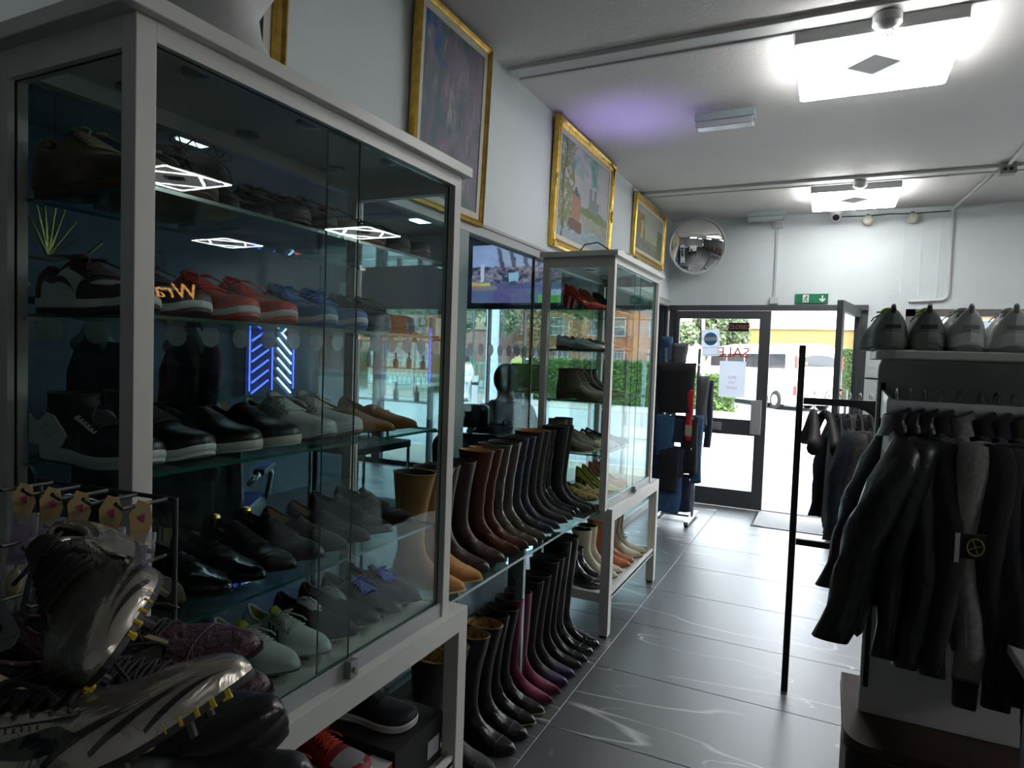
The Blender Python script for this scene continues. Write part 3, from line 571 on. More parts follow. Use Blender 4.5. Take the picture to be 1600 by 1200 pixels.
SPEC = dict(
 sneaker=dict(L=.295, W=.108, w=W_SNK, h=[(0, .052), (.03, .060), (.12, .048), (.25, .052), (.36, .072), (.5, .058), (.66, .040), (.8, .034), (.92, .028), (.975, .018), (1, .004)], b=[(0, 0), (.7, 0), (.9, .004), (1, .014)], st=[(0, .030), (.5, .026), (1, .022)], op=(.03, .40, .62, .05), bulge=1.05, bands=((0, .38, 'outsole', .0), (.38, 1, 'midsole', .002))),
 chunky=dict(L=.30, W=.115, w=W_SNK, h=[(0, .062), (.03, .072), (.12, .058), (.25, .055), (.36, .078), (.5, .062), (.66, .042), (.8, .036), (.92, .028), (.975, .018), (1, .004)], b=[(0, .012), (.06, 0), (.7, 0), (.9, .006), (1, .02)], st=[(0, .042), (.5, .034), (1, .022)], op=(.03, .40, .6, .055), bulge=1.08, bands=((0, .3, 'outsole', -.002), (.3, 1, 'midsole', .005))),
 slip=dict(L=.285, W=.102, w=W_SNK, h=[(0, .045), (.03, .052), (.12, .042), (.28, .040), (.42, .066), (.55, .054), (.7, .038), (.84, .032), (.94, .022), (.98, .014), (1, .003)], b=[(0, 0), (.75, 0), (1, .008)], st=[(0, .026), (.5, .024), (1, .022)], op=(.03, .44, .66, .045), bulge=1.06, bands=((0, .2, 'outsole', .0), (.2, 1, 'midsole', .002))),
 loafer=dict(L=.285, W=.096, w=W_ALM, h=[(0, .045), (.03, .056), (.12, .046), (.28, .038), (.44, .056), (.56, .046), (.7, .034), (.84, .027), (.94, .018), (.98, .012), (1, .003)], b=[(0, .018), (.2, .018), (.34, .006), (.6, 0), (.8, .001), (1, .008)], st=[(0, .006), (1, .005)], op=(.03, .46, .68, .04), bulge=1.03, bands=((0, 1, 'sole', .003),), heel=(.26, 'heel_block')),
 derby=dict(L=.295, W=.097, w=W_ALM, h=[(0, .050), (.03, .060), (.12, .050), (.26, .046), (.38, .066), (.5, .054), (.66, .036), (.84, .028), (.94, .019), (.98, .012), (1, .003)], b=[(0, .022), (.2, .022), (.34, .008), (.6, 0), (.8, .001), (1, .009)], st=[(0, .007), (1, .006)], op=(.03, .40, .62, .045), bulge=1.03, bands=((0, 1, 'sole', .004),), heel=(.26, 'heel_block')),
 football=dict(L=.285, W=.096, w=W_ALM, h=[(0, .052), (.03, .064), (.12, .052), (.25, .046), (.36, .066), (.5, .054), (.66, .040), (.84, .032), (.94, .022), (.98, .013), (1, .003)], b=[(0, .014), (.3, .014), (.7, .012), (1, .022)], st=[(0, .008), (1, .006)], op=(.03, .40, .62, .05), bulge=1.05, bands=((0, 1, 'sole', .001),), studs=1),
 pump=dict(L=.235, W=.078, w=W_PNT, h=[(0, .048), (.03, .054), (.12, .046), (.3, .026), (.45, .022), (.62, .020), (.74, .032), (.85, .026), (.94, .018), (1, .003)], b=[(0, .078), (.12, .076), (.3, .056), (.5, .020), (.66, 0), (.85, 0), (1, .006)], st=[(0, .005), (1, .004)], op=(.02, .73, .90, .04), bulge=1.0, bands=((0, 1, 'sole', .001),), heel=(.19, 'heel_block')),
 footboot=dict(L=.285, W=.094, w=W_ALM, h=[(0, .05), (.05, .07), (.3, .085), (.45, .082), (.55, .066), (.68, .046), (.84, .034), (.94, .024), (.98, .014), (1, .003)], b=[(0, .026), (.2, .026), (.34, .010), (.6, 0), (.8, .001), (1, .010)], st=[(0, .008), (1, .007)], op=None, bulge=1.04, bands=((0, 1, 'sole', .004),), heel=(.27, 'heel_block')),
)
def shoe_parts(root, kind, up, sole, mid=None, lace=None, lining=None, toe=None, toeov=None, counter=None, side=None, tongue=None, L=None, toes=None, bow=True, swoosh=None, swoosh2=None, stripes=None, band=None, heelz=None, N=(36, 15)):
    P = dict(SPEC[kind]); Ls = L or P['L']; W = P['W'] * Ls / P['L']; w = crv(toes or P['w']); h = crv(P['h']); b = crv(P['b']); st = crv(P['st'])
    if heelz is not None:
        k0 = heelz / max(P['b'][0][1], 1e-4); b0 = b; b = lambda s: b0(s) * (k0 if s < .6 else 1)
    op = P['op']; NS, NU = N; lining = lining or Mx['lining']; bul = P['bulge']
    S = [0.5 * (1 - math.cos(PI * i / (NS - 1))) for i in range(NS)]
    def top(s, yr):  # height of the upper surface at relative width
        return b(s) + st(s) + h(s) * max(0, 1 - abs(yr)**2.6)**(1 / 2.2)
    def P3(s, a):  # a: -1..1 outer surface parameter (0 = crown)
        hw = W / 2 * w(s); sa = math.sin(a * PI / 2); ca = math.cos(a * PI / 2)
        y = hw * math.copysign(abs(sa)**.78, sa) * (bul if abs(a) > .5 else 1); z = b(s) + st(s) + h(s) * abs(ca)**.72
        return (s * Ls, y, z - .002 * (abs(a) > .98))
    def wr(s):
        if not op: return .25
        m = (op[0] + op[1]) / 2; hh = (op[1] - op[0]) / 2; q = 1 - ((s - m) / hh)**2
        return max(.16, op[2] * math.sqrt(max(0, q)))
    parts = {}
    rows = []
    for s in S:
        r = wr(s); ar = 2 / PI * math.asin(min(.97, r**(1 / .78))); row = []
        no = NU; ni = 6
        for j in range(no): 
            a = -1 + (1 - ar) * j / (no - 1); row.append(P3(s, a))
        pit = op and op[0] < s < op[1]
        for j in range(1, 2 * ni):
            a = -ar + 2 * ar * j / (2 * ni); p = P3(s, a)
            if pit:
                d = 1 if 1 < j < 2 * ni - 1 else .55; hwr = abs(P3(s, ar)[1])
                zf = b(s) + st(s) + .006; zr = P3(s, ar)[2]; p = (p[0], p[1] * .9, zr + (zf - zr) * d * (.999))
            row.append(p)
        for j in range(no): 
            a = ar + (1 - ar) * j / (no - 1); row.append(P3(s, a))
        rows.append(row)
    nc = len(rows[0]); faces = {}
    for i in range(NS - 1):
        sm = (S[i] + S[i + 1]) / 2
        for j in range(nc - 1):
            mid_j = (nc - 1) / 2; inner = NU - 1 <= j < nc - NU; f = (i * nc + j, i * nc + j + 1, (i + 1) * nc + j + 1, (i + 1) * nc + j)
            low = min(j, nc - 2 - j) / (NU - 1)   # 0 at the sole, 1 at the rim
            if inner and op and op[0] - .005 < sm < op[1]: key = 'lining'
            elif inner and sm >= (op[1] if op else 0) and sm < .60 and tongue: key = 'tongue'
            elif toe and sm > .70 and (low > .45 or inner) and sm < .93 - .1 * (1 - low): key = 'toe_box'
            elif toeov and sm > .62 + .12 * low: key = 'toe_cap'
            elif counter and sm < .13 + .10 * low * 0 + (.16 - .16 * low if low < .6 else .06): key = 'heel_counter'
            elif side and .16 < sm < .60 and low < .62: key = 'side_panel'
            else: key = 'upper'
            faces.setdefault(key, []).append(f)
    flat = [p for r in rows for p in r]
    mm = dict(upper=up, lining=lining, tongue=tongue, toe_box=toe, toe_cap=toeov, heel_counter=counter, side_panel=side)
    for key, fs in faces.items():
        used = sorted({i for f in fs for i in f}); rm = {u: k for k, u in enumerate(used)}
        mb = MB(); mb.add([flat[u] for u in used], [tuple(rm[i] for i in f) for f in fs])
        me = mb.mesh(key, mm[key], False, False); me.polygons.foreach_set('use_smooth', [True] * len(me.polygons)); o = bpy.data.objects.new(key, me); C.objects.link(o); o.parent = root
    if op:  # collar piping
        pts = []; ss = np.linspace(op[0] + .004, op[1] - .004, 20)
        for s in ss: ar = 2 / PI * math.asin(min(.97, wr(s)**(1 / .78))); pts.append(P3(s, ar))
        for s in ss[::-1]: ar = 2 / PI * math.asin(min(.97, wr(s)**(1 / .78))); pts.append(P3(s, -ar))
        mb = MB(); mb.tube(pts + pts[:1], .0028 if kind in ('loafer', 'derby', 'pump') else .0045, 6, False); mb.build('collar', counter or up, root, smooth=True)
    # sole
    for (f0, f1, nm, ex) in P['bands']:
        mb = MB(); rs = []
        for fz in (f0, f0 + (f1 - f0) * .12, f1 - (f1 - f0) * .12, f1):
            e = ex - (.0015 if fz in (f0, f1) else 0); k_ = 1.0 + e / (W / 2) + (bul - 1) * .6
            ring = [(s * Ls + (e if s > .5 else -e) * (abs(s - .5) * 2)**8, W / 2 * w(s) * k_, b(s) + st(s) * fz) for s in S] + [(s * Ls + (e if s > .5 else -e) * (abs(s - .5) * 2)**8, -W / 2 * w(s) * k_, b(s) + st(s) * fz) for s in S[::-1]]
            rs.append(ring)
        mb.rings(rs, False, False); n = NS
        for base in (0, 3 * 2 * n):
            for i in range(n - 1): mb.f.append((base + i, base + i + 1, base + 2 * n - 2 - i, base + 2 * n - 1 - i)); mb.m.append(0)
        mb.build(nm, (mid if nm == 'midsole' else sole) or sole, root, smooth='auto', fixn=True)
    if P.get('heel') and b(0) > .004:
        hs, nm = P['heel']; Sh = [s for s in S if s < hs] ; mb = MB(); rs = []
        tp = .62 if kind == 'pump' else .93
        for z, k_ in ((0, tp), (.3, tp + (1 - tp) * .2), (.75, tp + (1 - tp) * .6), (1, 1)):
            ring = [(s * Ls * (k_ if kind == 'pump' else 1) + .002 * (1 - z), W / 2 * w(s) * k_, b(s) * z) for s in Sh] + [(s * Ls * (k_ if kind == 'pump' else 1) + .002 * (1 - z), -W / 2 * w(s) * k_, b(s) * z) for s in Sh[::-1]]
            rs.append(ring)
        mb.rings(rs, False, False); n = len(Sh)
        for base in (0, 3 * 2 * n):
            for i in range(n - 1): mb.f.append((base + i, base + i + 1, base + 2 * n - 2 - i, base + 2 * n - 1 - i)); mb.m.append(0)
        mb.build(nm, sole, root, smooth='auto')
    if P.get('studs'):
        mb = MB()
        for (s, q) in ((.06, .3), (.06, -.3), (.2, .32), (.2, -.32), (.58, .42), (.58, -.42), (.7, .4), (.7, -.4), (.84, .3), (.84, -.3)):
            mb.cyl((s * Ls, q * W * w(s), b(s) + .002), (s * Ls, q * W * w(s), 0 if s < .8 else .004), .0045, 8)
        o = mb.build('studs', sole, root); o['kind'] = 'stuff'
    if lace:
        rows_ = np.linspace(op[1] + .015, min(op[1] + .24, .62), 6); mb = MB()
        def LP_(s, a, e=.0035): p = P3(s, a); return (p[0], p[1], p[2] + e)
        for i, s in enumerate(rows_):
            mb.tube([LP_(s, a, .0035 + .002 * math.cos(a * 2)) for a in np.linspace(-.36, .36, 7)], .0021, 5)
            if i < len(rows_) - 1:
                for sg in (1, -1): mb.tube([LP_(s + (rows_[i + 1] - s) * q, sg * (-.34 + .68 * q), .005) for q in np.linspace(0, 1, 6)], .0019, 5)
        s0 = rows_[0]; p = P3(s0, 0)
        if bow:
            for sg in (1, -1):
                lp = [(p[0] + .004, p[1], p[2] + .006)] + [(p[0] + .008 + .015 * math.sin(a), p[1] + sg * (.006 + .011 * (1 - math.cos(a))), p[2] + .007 + .003 * math.sin(a * .9)) for a in np.linspace(.3, 2.9, 7)] + [(p[0] + .004, p[1], p[2] + .008)]
                mb.tube(lp, .002, 5); mb.tube([(p[0] + .004, p[1], p[2] + .008), (p[0] + .03, p[1] + sg * .014, p[2] + .004), (p[0] + .05, p[1] + sg * .03, p[2] - .006), (p[0] + .058, p[1] + sg * .036, p[2] - .016)], .002, 5)
        mb.build('laces', lace, root, smooth=True)
        # tongue flap standing above the laces
        mb = MB(); rs = []
        for s, e, a in ((op[1] + .05, .001, .30), (op[1] + .0, .004, .28), (op[1] - .035, .010, .26), (op[1] - .06, .017, .22)):
            base = P3(s, 0); ring = []
            for t_ in np.linspace(-1, 1, 7): q = P3(op[1] + .01, t_ * a); ring.append((base[0], q[1], base[2] + e - .006 * t_ * t_))
            for t_ in np.linspace(1, -1, 7): q = P3(op[1] + .01, t_ * a); ring.append((base[0] - .005, q[1], base[2] + e - .003 - .006 * t_ * t_))
            rs.append(ring)
        mb.rings(rs); mb.build('tongue_flap', tongue or up, root, smooth=True)
    def strip(nm, m, lowf, highf, s0, s1, n, e=.0012, sides=(1, -1)):
        for sg in sides:
            mb = MB(); g = []
            for s in np.linspace(s0, s1, n):
                lo, hi = lowf((s - s0) / (s1 - s0)), highf((s - s0) / (s1 - s0)); r = []
                for q in np.linspace(0, 1, 5):
                    a = lo + (hi - lo) * q; p = P3(s, sg * a); r.append((p[0], p[1] + sg * e, p[2] + e * .6))
                g.append(r)
            mb.grid(g); mb.build(nm, m, root, smooth=True, fixn=False)
    if lace:
        strip('eyestay', counter or up, lambda t_: .33, lambda t_: .50 - .06 * t_, op[1] + .005, min(op[1] + .26, .64), 9, .0016)
        mb = MB()
        for s in np.linspace(op[1] + .015, min(op[1] + .24, .62), 6):
            for sg in (1, -1): p = P3(s, sg * .38); mb.ball((p[0], p[1] + sg * .0012, p[2] + .0018), .0022, 6)
        o = mb.build('eyelets', Mx['rub'], root); o['kind'] = 'stuff'
    if kind in ('derby', 'footboot'):
        mb = MB(); mb.tube([(lambda p: (p[0], p[1], p[2] + .0005))(P3(.77, a)) for a in np.linspace(-.9, .9, 13)], .0012, 5); mb.build('toe_seam', up, root, smooth=True)
    if swoosh: strip('swoosh', swoosh, lambda t_: crv([(0, .62), (.35, .80), (.7, .84), (1, .94)])(t_) , lambda t_: crv([(0, .60), (.12, .50), (.35, .66), (.7, .76), (1, .93)])(t_), .16, .60, 22)
    if swoosh2: strip('swoosh', swoosh2, crv([(0, .64), (.35, .74), (.7, .84), (.92, .80), (1, .70)]), crv([(0, .63), (.35, .66), (.7, .60), (.88, .54), (1, .68)]), .30, .64, 26, .0018)
    if stripes:
        for k in range(3):
            for sg in (1, -1):
                mb = MB(); s0 = .40 + .06 * k; g = []
                for q in np.linspace(0, 1, 6):
                    g.append([(lambda p: (p[0], p[1] + sg * .0022, p[2] + .0012))(P3(s0 + u * .028 - .05 * q + .02, sg * (.93 - .40 * q))) for u in (0, .5, 1)])
                mb.grid(g); mb.build('stripe', stripes, root, smooth=True, fixn=False)
    if band:  # moccasin / strap band across the vamp
        mb = MB(); g = []
        for s in np.linspace(.50, .58, 4): g.append([(lambda p: (p[0], p[1] * 1.01, p[2] + .0015))(P3(s, a)) for a in np.linspace(-.95, .95, 17)])
        mb.grid(g); mb.build('strap', band, root, smooth=True, fixn=False)
    return P3
def shaft_parts(root, up, H, calf=.15, L=.285, lining=None, lace=None, strap=None, slouch=0, zipm=None, shaftm=None, cuff=None, top_back=0, tall=True):
    """boot shaft: rings from ankle to top"""
    k = L / .285
    xb = crv([(.03, .004), (.07, .004), (.12, .016), (.2, .012), (max(H, .21), -.006)]) if H > .2 else crv([(.03, .004), (.07, .006), (max(H, .08), .010)])
    fr = [(.03, .178), (.06, .172), (.085, .150), (.11, .128), (.15, .116)] + ([(.24, .122), (max(H, .25), calf)] if H > .2 else [(.16 if H < .155 else max(H, .16), .118)])
    xf = crv(fr); wd = crv([(.03, .036), (.1, .034), (.15, .036), (max(H, .2), .036 + (.018 if H > .2 else .004))])
    nz = max(10, int(H / .018)); rs = []; n = 26
    for i in range(nz + 1):
        z = .03 + (H - .03) * i / nz; a, b_ = xb(z) * k, xf(z) * k; cx, rx, ry = (a + b_) / 2, (b_ - a) / 2, wd(z) * k
        wob = slouch * math.sin(z * 95 + 1.3 * math.sin(z * 40)) * .004 * (1 if z > .05 else 0)
        rs.append([(cx + (rx + wob) * math.cos(t_) , (ry + wob) * math.sin(t_) * (1 - .12 * max(0, math.cos(t_)) * (z < .12)), z + (top_back * math.cos(t_) if i == nz else 0)) for t_ in np.linspace(0, 2 * PI, n, endpoint=False)])
    mb = MB(); mb.rings(rs, True, False); mb.build('shaft', shaftm or up, root, smooth=True)
    mb = MB()
    for sg in (1, -1): mb.tube([(lambda r_: (r_[(n // 4) * (1 if sg > 0 else 3)][0], r_[(n // 4) * (1 if sg > 0 else 3)][1] + sg * .0005, r_[0][2]))(r_) for r_ in rs[2::2]], .0012, 5)
    o = mb.build('side_seam', up, root, smooth=True); o['kind'] = 'stuff'
    mb = MB(); mb.tube([(p[0], p[1], p[2]) for p in rs[-1]] + [rs[-1][0]], .0022, 6, False); mb.build('top_binding', up, root, smooth=True)
    last = rs[-1]; cx = sum(p[0] for p in last) / n; ins = []
    for dz, q in ((0, 1), (.002, .95), (-.004, .90), (-.035, .80)): ins.append([((p[0] - cx) * q + cx, p[1] * q, p[2] + dz) for p in last])
    mb = MB(); mb.rings(ins, False, True); mb.build('lining', lining or Mx['lining'], root, smooth='auto')
    def ringat(z, e, t0, t1, m=14):
        a, b_ = xb(z) * k, xf(z) * k; cx, rx, ry = (a + b_) / 2, (b_ - a) / 2 + e, wd(z) * k + e
        return [(cx + rx * math.cos(t_), ry * math.sin(t_), z) for t_ in np.linspace(t0, t1, m)]
    if strap is not None:
        for z in (strap if isinstance(strap, (list, tuple)) else [strap]):
            mb = MB(); mb.grid([ringat(z - .012, .003, 0, 2 * PI, 28), ringat(z + .012, .003, 0, 2 * PI, 28)]); mb.build('strap', up, root, smooth=True, fixn=False)
            a = ringat(z, .004, 0, 2 * PI, 9)[2]; mb = MB()
            mb.tube([(a[0] - .012, a[1] + .004, z - .014), (a[0] + .012, a[1] + .004, z - .014), (a[0] + .012, a[1] + .004, z + .014), (a[0] - .012, a[1] + .004, z + .014), (a[0] - .012, a[1] + .004, z - .014)], .0018, 6); mb.build('buckle', SILV, root)
    if cuff: 
        mb = MB(); mb.rings([ringat(H - .05, .003, 0, 2 * PI, 27)[:-1], ringat(H - .002, .004, 0, 2 * PI, 27)[:-1]], False, False); mb.build('cuff', cuff, root, smooth=True)
    if lace:
        mb = MB(); zs = np.arange(.085, H - .01, .017)
        for i, z in enumerate(zs):
            a, b_ = xb(z) * k, xf(z) * k; x = b_ + .002
            for sg in (1, -1):
                z2 = min(z + .017, H - .005); x2 = xf(z2) * k + .002
                mb.tube([(x - .004, sg * .016, z), (x + .001, 0, (z + z2) / 2), (x2 - .004, -sg * .016, z2)], .002, 5)
        z = H; x = xf(H) * k
        for sg in (1, -1):
            mb.tube([(x, 0, z), (x + .012, sg * .018, z + .022), (x + .006, sg * .035, z + .006), (x + .002, 0, z - .003)], .002, 5); mb.tube([(x, 0, z), (x + .02, sg * .012, z - .02), (x + .03, sg * .016, z - .05)], .002, 5)
        mb.build('laces', lace, root, smooth=True)
PROTO = {}
def make(kind_name, cat, label, loc, rz=0, mirror=False, key=None, group=None, tilt=None, spec=None, scale=1):
    """a shoe or boot; the second use of the same key copies the first with all its parts"""
    if key in PROTO: r = copy_tree(PROTO[key])
    else:
        r = bpy.data.objects.new(kind_name, None); C.objects.link(r); r.empty_display_size = .04; spec(r); PROTO[key] = r
    for k_ in ('label', 'category', 'group'):
        if k_ in r: del r[k_]
    r.name = kind_name; r.location = loc; r.rotation_euler = (0, 0, rz); r.scale = (scale, -scale if mirror else scale, scale)
    if tilt: r.rotation_euler = tilt
    return tag(r, label, cat, group)
def pair(nm, cat, desc, where, xt, ya, yb, z, spec, key, rz=.0, group=None, L=.29, rz2=None, scale=1, thin=1):
    """xt = toe x; ya nearer shoe, yb farther shoe"""
    for i, y in enumerate((ya, yb)):
        q = rz if i == 0 else (rz2 if rz2 is not None else rz)
        make(nm, cat, desc + (', nearer one' if i == 0 else ', farther one') + ' of the pair' * (len((desc + where).split()) < 9) + ' ' + where, (xt - L * scale * math.cos(q), y - L * scale * math.sin(q), z), q, i == 1, key, group, None, spec, scale).scale.y *= thin
S_ = lambda kind, **k: (lambda r: shoe_parts(r, kind, **k))
G1 = 'shoes in the near cabinet'
# near cabinet, shelf 1 (top)
z = SH[0]
pair('walking_shoe', 'shoe', 'olive brown hiking shoe', 'at near end of top shelf', -1.09, .765, .875, z, S_('chunky', up=Mx['brhike'], sole=Mx['gum'], mid=Mx['bsuede'], lace=Mx['lacet'], tongue=Mx['bsuede'], counter=Mx['bsuede'], toeov=Mx['bsuede']), 'hiker', .03, G1, .30)
def hib(r): shoe_parts(r, 'footboot', up=Mx['black'], sole=Mx['rub'], L=.285); shaft_parts(r, Mx['black'], .15, lace=Mx['lace'])
pair('ankle_boot', 'boot', 'black laced ankle boot', 'on top shelf by the post', -1.10, .955, 1.045, z, hib, 'blackankle', -.02, G1, .285)
pair('studded_shoe', 'shoe', 'black studded low sneaker', 'mid top shelf', -1.08, 1.125, 1.215, z, S_('sneaker', up=Mx['patent'], sole=Mx['rub'], mid=Mx['rub'], lace=Mx['lace'], tongue=Mx['blackm'], toeov=Mx['blackm']), 'studded', 0, G1, .295)
pair('suede_shoe', 'shoe', 'brown suede sneaker with tan sole', 'on top shelf', -1.09, 1.31, 1.415, z, S_('chunky', up=Mx['brhike'], sole=Mx['sole_tan'], mid=Mx['bsuede'], lace=Mx['lace'], tongue=Mx['bsuede']), 'brsn', .03, G1, .30)
pair('black_sneaker', 'shoe', 'plain black sneaker', 'at far end of top shelf', -1.08, 1.52, 1.62, z, S_('sneaker', up=Mx['blackm'], sole=Mx['rub'], mid=Mx['rub'], lace=Mx['lace']), 'blk', 0, G1, .295)
# shelf 2
z = SH[1]
def dunk(main, side_, lace, mid=Mx['wrub'], toe=None): return S_('sneaker', up=main, sole=main, mid=mid, lace=lace, toe=toe, side=side_, tongue=main, swoosh=main, lining=Mx['lingrey'], N=(54, 20))
pair('low_sneaker', 'shoe', 'burgundy and white low sneaker', 'at near end of second shelf', -1.085, .755, .865, z, dunk(Mx['burg'], Mx['white'], Mx['burg'], toe=Mx['white']), 'dunkb', .0, G1, .295)
pair('low_sneaker', 'shoe', 'bright red-orange low sneaker with white stripe', 'on second shelf', -1.085, .985, 1.095, z, dunk(Mx['red'], Mx['orange'], Mx['lacer'], toe=Mx['orange']), 'dunkr', .0, G1, .295)
pair('low_sneaker', 'shoe', 'blue and white low sneaker', 'on second shelf', -1.085, 1.23, 1.345, z, dunk(Mx['blue'], Mx['white'], Mx['laceb'], toe=Mx['lblue']), 'dunkbl', .0, G1, .295)
pair('deck_shoe', 'shoe', 'dark olive trainer', 'at far end of second shelf', -1.10, 1.47, 1.58, z, S_('sneaker', up=Mx['khaki'], sole=Mx['rub'], mid=Mx['blackm'], lace=Mx['lace'], toeov=Mx['blackm'], tongue=Mx['blackm']), 'olv', .0, G1, .295)
# shelf 3
z = SH[2]
def ccs(r):
    shoe_parts(r, 'sneaker', up=Mx['black'], sole=Mx['wrub'], mid=Mx['wrub'], lace=Mx['lace'], counter=Mx['white'], tongue=Mx['blackm'], N=(44, 16))
    shaft_parts(r, Mx['blackm'], .125, L=.29)
    mb = MB()
    for sg in (1, -1):
        for cx, a0 in ((.052, .6), (.066, PI + .6)):
            mb.tube([(cx + .011 * math.cos(a), sg * .0435, .058 + .011 * math.sin(a)) for a in np.linspace(a0, a0 + 5.1, 14)], .0016, 5)
    mb.build('emblem', Mx['white'], r, smooth=True)
    for sg in (1, -1):
        mb = MB(); mb.prism([(.0, .028), (.10, .028), (.115, .05), (.075, .085), (.055, .09), (.03, .072), (.008, .075), (.0, .085)], sg * .038, sg * .0425); mb.build('side_panel', Mx['white'], r)
pair('high_sneaker', 'shoe', 'black high sneaker with white heel panel', 'on third shelf', -1.08, .765, .875, z, ccs, 'cc', .02, G1, .295)
pair('slip_on_shoe', 'shoe', 'black leather slip-on with cream sole', 'on third shelf', -1.085, 1.0, 1.115, z, S_('slip', up=Mx['black'], sole=Mx['offwhite'], mid=Mx['offwhite'], lining=Mx['bsuede'], N=(44, 16)), 'slipb', .0, G1, .285)
pair('leather_trainer', 'shoe', 'white laced trainer with grey side', 'on third shelf', -1.085, 1.235, 1.335, z, S_('sneaker', up=Mx['white'], sole=Mx['gum'], mid=Mx['wrub'], lace=Mx['lacew'], side=Mx['grey'], tongue=Mx['white'], N=(44, 16)), 'whitetr', .0, G1, .295)
pair('suede_loafer', 'shoe', 'toffee suede loafer', 'at far end of third shelf', -1.075, 1.475, 1.585, z, S_('loafer', up=Mx['tsuede'], sole=Mx['gum'], lining=Mx['lintan'], band=None), 'toffee', .0, G1, .285)
# shelf 4
z = SH[3]
pair('suede_shoe', 'shoe', 'dark brown suede shoe', 'at near end of fourth shelf', -1.12, .765, .855, z, S_('derby', up=Mx['bsuede'], sole=Mx['gum']), 'bsd', .0, G1, .295)
pair('leather_loafer', 'shoe', 'shiny black crinkled loafer', 'on fourth shelf', -1.09, .945, 1.035, z, S_('loafer', up=Mx['patent'], sole=Mx['rub'], band=Mx['black']), 'croc', .0, G1, .285)
def treed(r):
    shoe_parts(r, 'derby', up=Mx['black'], sole=Mx['rub'], lace=Mx['lace'], bow=False)
    mb = MB(); mb.lathe([(.004, 0), (.004, .03), (.010, .034), (.013, .04), (.010, .048), (.002, .05)], (.035, 0, .05), 14); mb.build('shoe_tree_knob', Mx['gold'], r, smooth='auto')
    mb = MB(); mb.box(.022, .052, -.018, .018, .035, .062); mb.build('shoe_tree', mat('tree_wood', (.45, .3, .12), .5), r, bevel=.004)
pair('dress_shoe', 'shoe', 'black dress shoe with brass-knobbed shoe tree', 'on fourth shelf', -1.085, 1.12, 1.215, z, treed, 'treed', .0, G1, .295)
pair('dress_shoe', 'shoe', 'dark brown leather dress slip-on', 'on fourth shelf', -1.085, 1.30, 1.39, z, S_('loafer', up=Mx['dbrown'], sole=Mx['rub'], lining=Mx['lintan']), 'dbl', .0, G1, .285)
pair('dress_shoe', 'shoe', 'brown laced dress shoe', 'at far end of fourth shelf', -1.085, 1.49, 1.60, z, S_('derby', up=Mx['dbrown'], sole=Mx['rub'], lace=Mx['lace'], bow=False), 'dbd', .0, G1, .295)
# deck
z = .7285
pair('football_boot', 'shoe', 'dark football boot', 'at the near end of the cabinet floor', -1.10, .80, .91, z, S_('football', up=Mx['blackm'], sole=Mx['rub'], lace=Mx['lace']), 'fbd', .0, G1, .285)
pair('football_boot', 'shoe', 'white football boot with lemon lining, dark stripes', 'on cabinet floor', -1.075, 1.13, 1.235, z, S_('football', up=Mx['white'], sole=Mx['lingrey'], lace=Mx['lacew'], lining=Mx['yellow'], tongue=Mx['yellow'], stripes=Mx['blackm'], N=(44, 16)), 'fbw', .0, G1, .285)
def fbt(r):
    shoe_parts(r, 'football', up=Mx['blackm'], sole=Mx['offwhite'], lace=None, lining=Mx['blackm'])
    mb = MB(); rs = []
    for x, zz, hw in ((.085, .088, .012), (.10, .092, .022), (.125, .086, .020), (.15, .074, .018), (.165, .066, .008)):
        rs.append([(x, -hw, zz - .006), (x, 0, zz + .002), (x, hw, zz - .006), (x, hw, zz - .010), (x, 0, zz - .002), (x, -hw, zz - .010)])
    mb.rings(rs); mb.build('fold_over_tongue', Mx['white'], r, smooth=True)
    text('lettering', 'PUMA', .013, BLACKP, r, (.125, 0, .0895), (.0, .45, 0), .0006)
pair('football_boot', 'shoe', 'black football boot with white fold-over tongue', 'on cabinet floor', -1.075, 1.34, 1.435, z, fbt, 'fbt', .0, G1, .285)
pair('football_boot', 'shoe', 'glossy black football boot with royal blue laces', 'on cabinet floor', -1.075, 1.53, 1.635, z, S_('football', up=Mx['patent'], sole=Mx['lingrey'], lace=Mx['lacedb'], tongue=Mx['blackm']), 'fbb', .0, G1, .285)

# tall boots on the glass shelf (toe x, nearer y, farther y)
def tall(up, H, sole=None, **k):
    def f(r):
        L = k.get('L', .285); shoe_parts(r, 'footboot', up=up, sole=sole or Mx['rub'], L=L, toes=k.get('toes'), heelz=k.get('heelz'))
        shaft_parts(r, up, H, **{q: v for q, v in k.items() if q not in ('toes', 'heelz')})
    return f
G2 = 'tall boots on the glass shelf'; z = .7005
W2 = 'on the glass shelf'
pair('tall_boot', 'boot', 'tan suede tall boot with crepe sole', 'beside the near cabinet', -1.055, 1.865, 1.985, z, tall(Mx['tan'], .385, Mx['crepe'], heelz=.012, calf=.155), 'tan', 0, G2, .285)
pair('tall_boot', 'boot', 'dark brown leather tall boot', 'second pair from the near cabinet', -1.085, 2.095, 2.22, z, tall(Mx['dbrown'], .375, calf=.145), 'tb2', 0, G2, .285)
pair('tall_boot', 'boot', 'chestnut brown tall boot with pointed toe', W2, -1.075, 2.335, 2.42, z, tall(Mx['brown'], .405, calf=.155, toes=W_PNT, slouch=.4, lining=Mx['lintan']), 'tb3', 0, G2, .285, thin=0.78)
pair('tall_boot', 'boot', 'olive patent tall boot', W2, -1.065, 2.49, 2.585, z, tall(Mx['olive'], .415, calf=.15, slouch=.3), 'tb4', 0, G2, .285, thin=0.82)
pair('tall_boot', 'boot', 'blue-black tall boot with strap and buckle', W2, -1.08, 2.70, 2.78, z, tall(Mx['navy'], .42, calf=.15, strap=.33), 'tb5', 0, G2, .285, thin=0.72)
